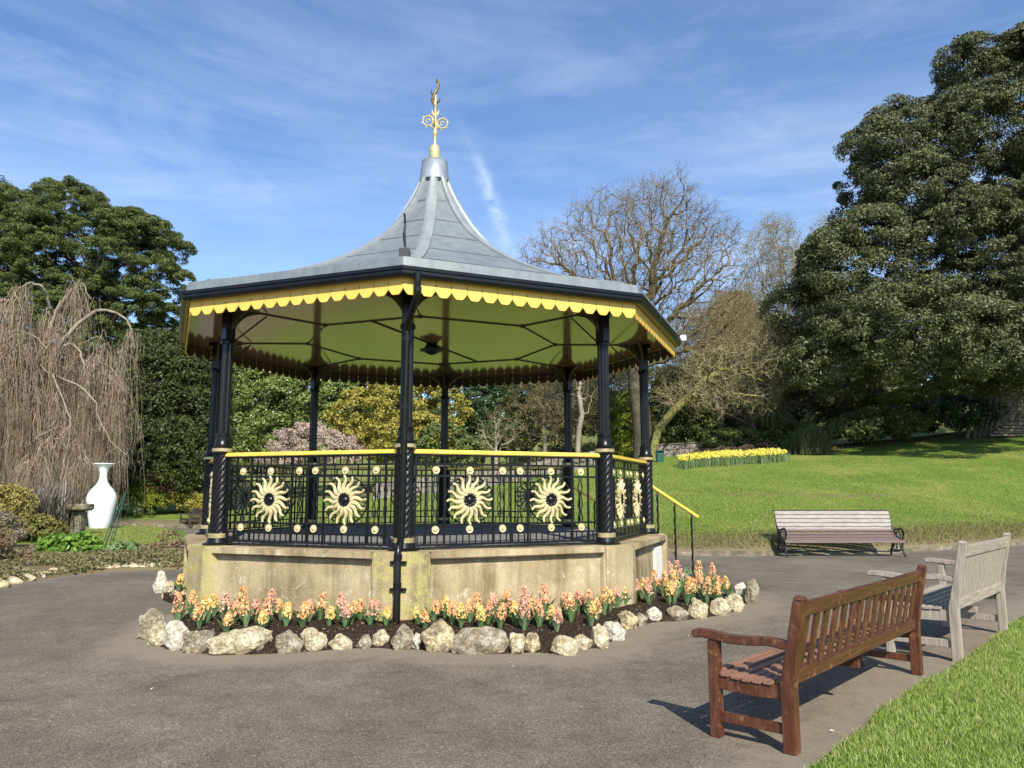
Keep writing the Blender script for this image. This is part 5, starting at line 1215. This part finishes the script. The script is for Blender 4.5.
shrub('green_border', 'low green planting between the wine red heap and the palm', 770, 50, [(740, 440, 50, 35, 9), (790, 435, 50, 36, 10), (800, 445, 48, 26, 9)], 260, .3, 80, .08, M_mid)
def grass_clump(label, px, Y, w_, h, n, mat, bed=False, wid=.03, name='pampas_grass', lean=.75):
    b = base_at(px, Y, bed); t = thing(name, label, 'plant', b); P = rng.normal(size=(n, 2))*[w_*.22, w_*.22]
    a = rng.uniform(0, 6.283, n); le = rng.random(n)**.7*w_*lean; hh = h*(.55+.5*rng.random(n))*(1-.35*(le/(w_*lean+1e-6))**2); V = []; m_ = 6
    d = np.c_[np.cos(a), np.sin(a)]; s_ = np.c_[-d[:, 1], d[:, 0]]
    for j in range(m_):
        u = j/(m_-1); c = P+d*(le*u**1.7)[:, None]; zz = hh*u*(1-.12*u*u*(le/w_)); wd = wid*(1-.85*u)/2
        V += [np.c_[c+s_*wd, zz], np.c_[c-s_*wd, zz]]
    V = np.stack(V, 1).reshape(-1, 3); i = np.arange(n)[:, None]*2*m_; Fc = np.concatenate([np.concatenate([i+2*j, i+2*j+1, i+2*j+3, i+2*j+2], 1) for j in range(m_-1)])
    np_mesh('leaves', V, Fc, mat, t); return t
grass_clump('rounded grey-green pampas grass clump by the tree shade', 812, 46, 1.9, 1.9, 1600, leaf_mat('pampas', [(.05, .065, .03), (.10, .12, .055), (.17, .19, .10)], .2, .6, .2))
for i, (px, Y, lob, lbl, mt) in enumerate(((880, 49, [(880, 425, 49, 40, 14), (850, 432, 49, 30, 10)], 'low dark green hedge under the left of the holm oak', M_mid), (940, 50, [(940, 418, 50, 45, 13), (965, 412, 50, 30, 12)], 'low dark green hedge beside the holm oak trunks', M_darkleaf),
                                (915, 54, [(905, 405, 54, 40, 12), (940, 398, 54, 35, 14)], 'sunlit yellow-green bushes behind the hedges under the holm oak', M_ygreen), (850, 56, [(850, 400, 56, 34, 20)], 'olive bush deep under the holm oak crown', M_olive),
                                (1010, 58, [(1010, 385, 58, 60, 22)], 'olive bush above the rubble wall', M_olive))):
    shrub('low_hedge', lbl, px, Y, lob, 230, .4, 85, .09, mt)
# cabbage palm
b = base_at(775, 50); t = thing('cabbage_palm', 'small cabbage palm with a shaggy head of pale leaves', 'palm tree', b); hgt = at(775, 412, Y=50).z-b[2]
m = MB(); m.tube([(0, 0, 0), (.05, 0, hgt*.5), (0, 0, hgt)], [.26, .2, .2], 9); m.build('trunk', M_bark_l, t, smooth=True)
n = 420; d = sph(n); d[:, 2] = np.abs(d[:, 2])*1.1-.35; V = []; top = np.array([0, 0, hgt])
for k in range(n):
    e = d[k]/np.linalg.norm(d[k]); L0 = 1.7*(.7+.5*rng.random()); s_ = np.cross(e, [0, 0, 1.]); s_ /= max(np.linalg.norm(s_), .01); p1 = top+e*L0*.55; p2 = top+e*L0-np.array([0, 0, .45*L0*(1-abs(e[2]))])
    V += [top+s_*.02, top-s_*.02, p1-s_*.045, p1+s_*.045, p1+s_*.045, p1-s_*.045, p2-s_*.006, p2+s_*.006]
np_mesh('crown', np.array(V), np.arange(n*8).reshape(-1, 4), M_palmleaf, t)

# left border planting
LB = 'planting in the left border'
grass_clump('dark purple spiky flax clump left of the bird bath', 50, 25.5, 1.35, 1.95, 480, M_phorm, True, .075, 'flax_plant', .85)
shrub('border_shrub', 'bright green broad-leaved plant in front of the bird bath', 72, 18.2, [(72, 551, 18.2, 24, 13), (55, 556, 18, 14, 9), (88, 556, 18.2, 14, 8)], 70, .18, 60, .06, M_bright, .6, 'plant', LB, True)
shrub('border_shrub', 'reddish tan twiggy shrub nearest the bandstand', 168, 19.5, [(168, 546, 19.5, 12, 14), (178, 553, 19.3, 8, 10)], 50, .12, 60, .035, M_tan, .4, 'shrub', LB, True)
shrub('border_shrub', 'small pale green plant under the leaning trellis', 122, 18.6, [(122, 553, 18.6, 13, 8)], 30, .13, 50, .045, leaf_mat('pale_green', [(.10, .17, .06), (.18, .26, .10), (.28, .36, .18)], .3), .6, 'plant', LB, True)
shrub('border_shrub', 'yellow green and rust shrub against the flax', 38, 22.5, [(40, 530, 22.5, 22, 11), (18, 528, 22.8, 14, 12)], 90, .18, 70, .055, leaf_mat('rust_green', [(.05, .08, .02), (.12, .15, .03), (.25, .22, .05), (.20, .10, .05)], .2), .5, 'shrub', LB, True)
shrub('border_shrub', 'golden yellow shrub at the left edge of the photo', 8, 24, [(8, 503, 24, 20, 13), (-14, 512, 24, 20, 18)], 90, .25, 70, .05, leaf_mat('straw_gold', [(.20, .16, .05), (.36, .29, .08), (.45, .38, .13)], .3), .4, 'shrub', LB, True)
shrub('border_shrub', 'brown straggly plant low at the left edge', 6, 16.3, [(2, 556, 16.3, 17, 17), (-12, 550, 16, 18, 22), (22, 566, 16.4, 12, 8)], 70, .17, 60, .04, M_tan, .35, 'plant', LB, True)
shrub('border_shrub', 'faded grey pink twiggy plant behind the brown one', 2, 19, [(0, 532, 19, 18, 14)], 40, .17, 60, .035, leaf_mat('faded', [(.20, .15, .11), (.30, .24, .20), (.16, .16, .07)], .2), .4, 'plant', LB, True)
shrub('border_shrub', 'tan withered plant between the trellis and the reddish shrub', 146, 18.8, [(146, 557, 18.8, 14, 7), (132, 560, 18.4, 12, 5)], 40, .12, 55, .035, M_tan, .4, 'plant', LB, True)
shrub('yew_hedge', 'yellow-green low shrub at the foot of the yew', 140, 40.5, [(132, 497, 40.5, 18, 9), (158, 500, 40.5, 14, 6)], 130, .28, 70, .06, M_ygreen, .5, 'shrub', BG)
shrub('border_shrub', 'tan and red wispy bush beneath the yew', 165, 41.5, [(158, 486, 41.5, 15, 12), (172, 494, 41, 12, 8)], 110, .3, 70, .06, leaf_mat('redtan', [(.18, .08, .05), (.28, .17, .09), (.30, .26, .10)], .2), .4, 'shrub', BG)
shrub('yew_hedge', 'golden low shrub right of the tan bush', 188, 41, [(186, 500, 41, 13, 7), (205, 505, 41, 14, 8)], 90, .28, 70, .06, M_ygold, .5, 'shrub', BG)
shrub('yew_hedge', 'dark green ground shrub left of the golden one', 115, 40, [(112, 508, 40, 18, 9), (135, 512, 39, 14, 6), (60, 505, 40, 45, 14), (10, 500, 41, 40, 18)], 200, .3, 70, .07, M_mid, .5, 'shrub', BG)
P = np.c_[rng.uniform(-14, -6.2, 90000), rng.uniform(12, 20.5, 90000)]; xs = [11.3, 13.2, 14.8, 15.8, 16.25, 18, 22.5]; ex = [-9.9, -8.95, -8.6, -8.2, -6.9, -6.3, -8]
P = P[(P[:, 0] < np.interp(P[:, 1], xs, ex)-.02)]; P = P[(P[:, 1] > 16.3) | (P[:, 0] < -8.2)]; dens = np.array([nz(x, y, .9) for x, y in P]); P = P[dens > -.55][:52000]
M_gc = leaf_mat('ground_cover_leaf', [(.07, .10, .02), (.14, .15, .05), (.24, .18, .11), (.30, .25, .17), (.10, .15, .03)], .25, .7, .1)
tag(leaf_cloud('ground_cover', np.c_[P, z_bed(P)+.01+.07*rng.random(len(P))], np.tile([[0, 0, 1.]], (len(P), 1)), .036, .45, M_gc, None, .9), 'low straw and green ground cover of the left border', 'ground cover', kind='stuff')
# stones along the left border
KS = [(-2, 588), (12, 584), (24, 581), (34, 579), (43, 577), (52, 575), (61, 574), (70, 573), (79, 572.5), (88, 572), (97, 571.5), (106, 571), (115, 570.5), (123, 570), (132, 569.8), (141, 569.5), (150, 569.3), (160, 569), (170, 568.8), (180, 568.6)]
for i, (px, py) in enumerate(KS):
    p = at(px, py, z=0); big = 1.8 if i in (2, 3) else 1.0; w_ = random.uniform(.11, .17)*big; o = rock_mesh('edging_stone', w_, .10, .10, 500+i, M_rock['grey' if i in (3, 9, 10, 13) else 'cream' if i % 3 else 'tan'], 2)
    o.location = (p.x, p.y+.07, .035); o.rotation_euler = (0, 0, random.uniform(-.3, .3)); tone = 'greyish' if i in (3, 9, 10, 13) else 'cream' if i % 3 else 'brownish'
    tag(o, f"small {tone} edging stone, {ORD[i]} from the left along the border kerb", 'stone', 'small stones edging the left border')
# far wood closing the view
def wood():
    L = []
    for px in range(-620, 1320, 38):
        Y = 92+random.uniform(-8, 10); top = 372+random.uniform(-14, 14)-(20 if px < 350 else 0)-(70 if px > 820 else 0); L.append((px, top+44, Y, 42, 46)); L.append((px+15, top+88, Y-4, 44, 40)); L.append((px, top+120, Y-4, 44, 40))
    P, e, c = crown_pts(pxlobes(L), 7600, 1.5, 50, .8, -.8, .1); o = leaf_cloud('woodland', P, e, .32, .55, leaf_mat('far_wood_leaf', [(.045, .055, .02), (.09, .095, .035), (.15, .135, .065), (.07, .09, .025)], .15, .6, .2))
    tag(o, 'mixed wood closing the view behind the garden', 'wood', kind='stuff')
wood()
# little fallen leaves on the tarmac
P = np.c_[rng.uniform(-8, 6, 110), rng.uniform(4.2, 17, 110)]
tag(leaf_cloud('fallen_leaves', np.c_[P, np.full(len(P), .014)], np.tile([[0, 0, 1.]], (len(P), 1)), .013, .6, leaf_mat('dead_leaf', [(.35, .30, .20), (.55, .50, .40), (.20, .12, .06)], 0), None, .2), 'scattered dead leaves and petals on the tarmac', 'leaves', kind='stuff')
print('faces', sum(len(o.data.polygons) for o in scn.objects if o.type == 'MESH'), 'objects', len(scn.objects))
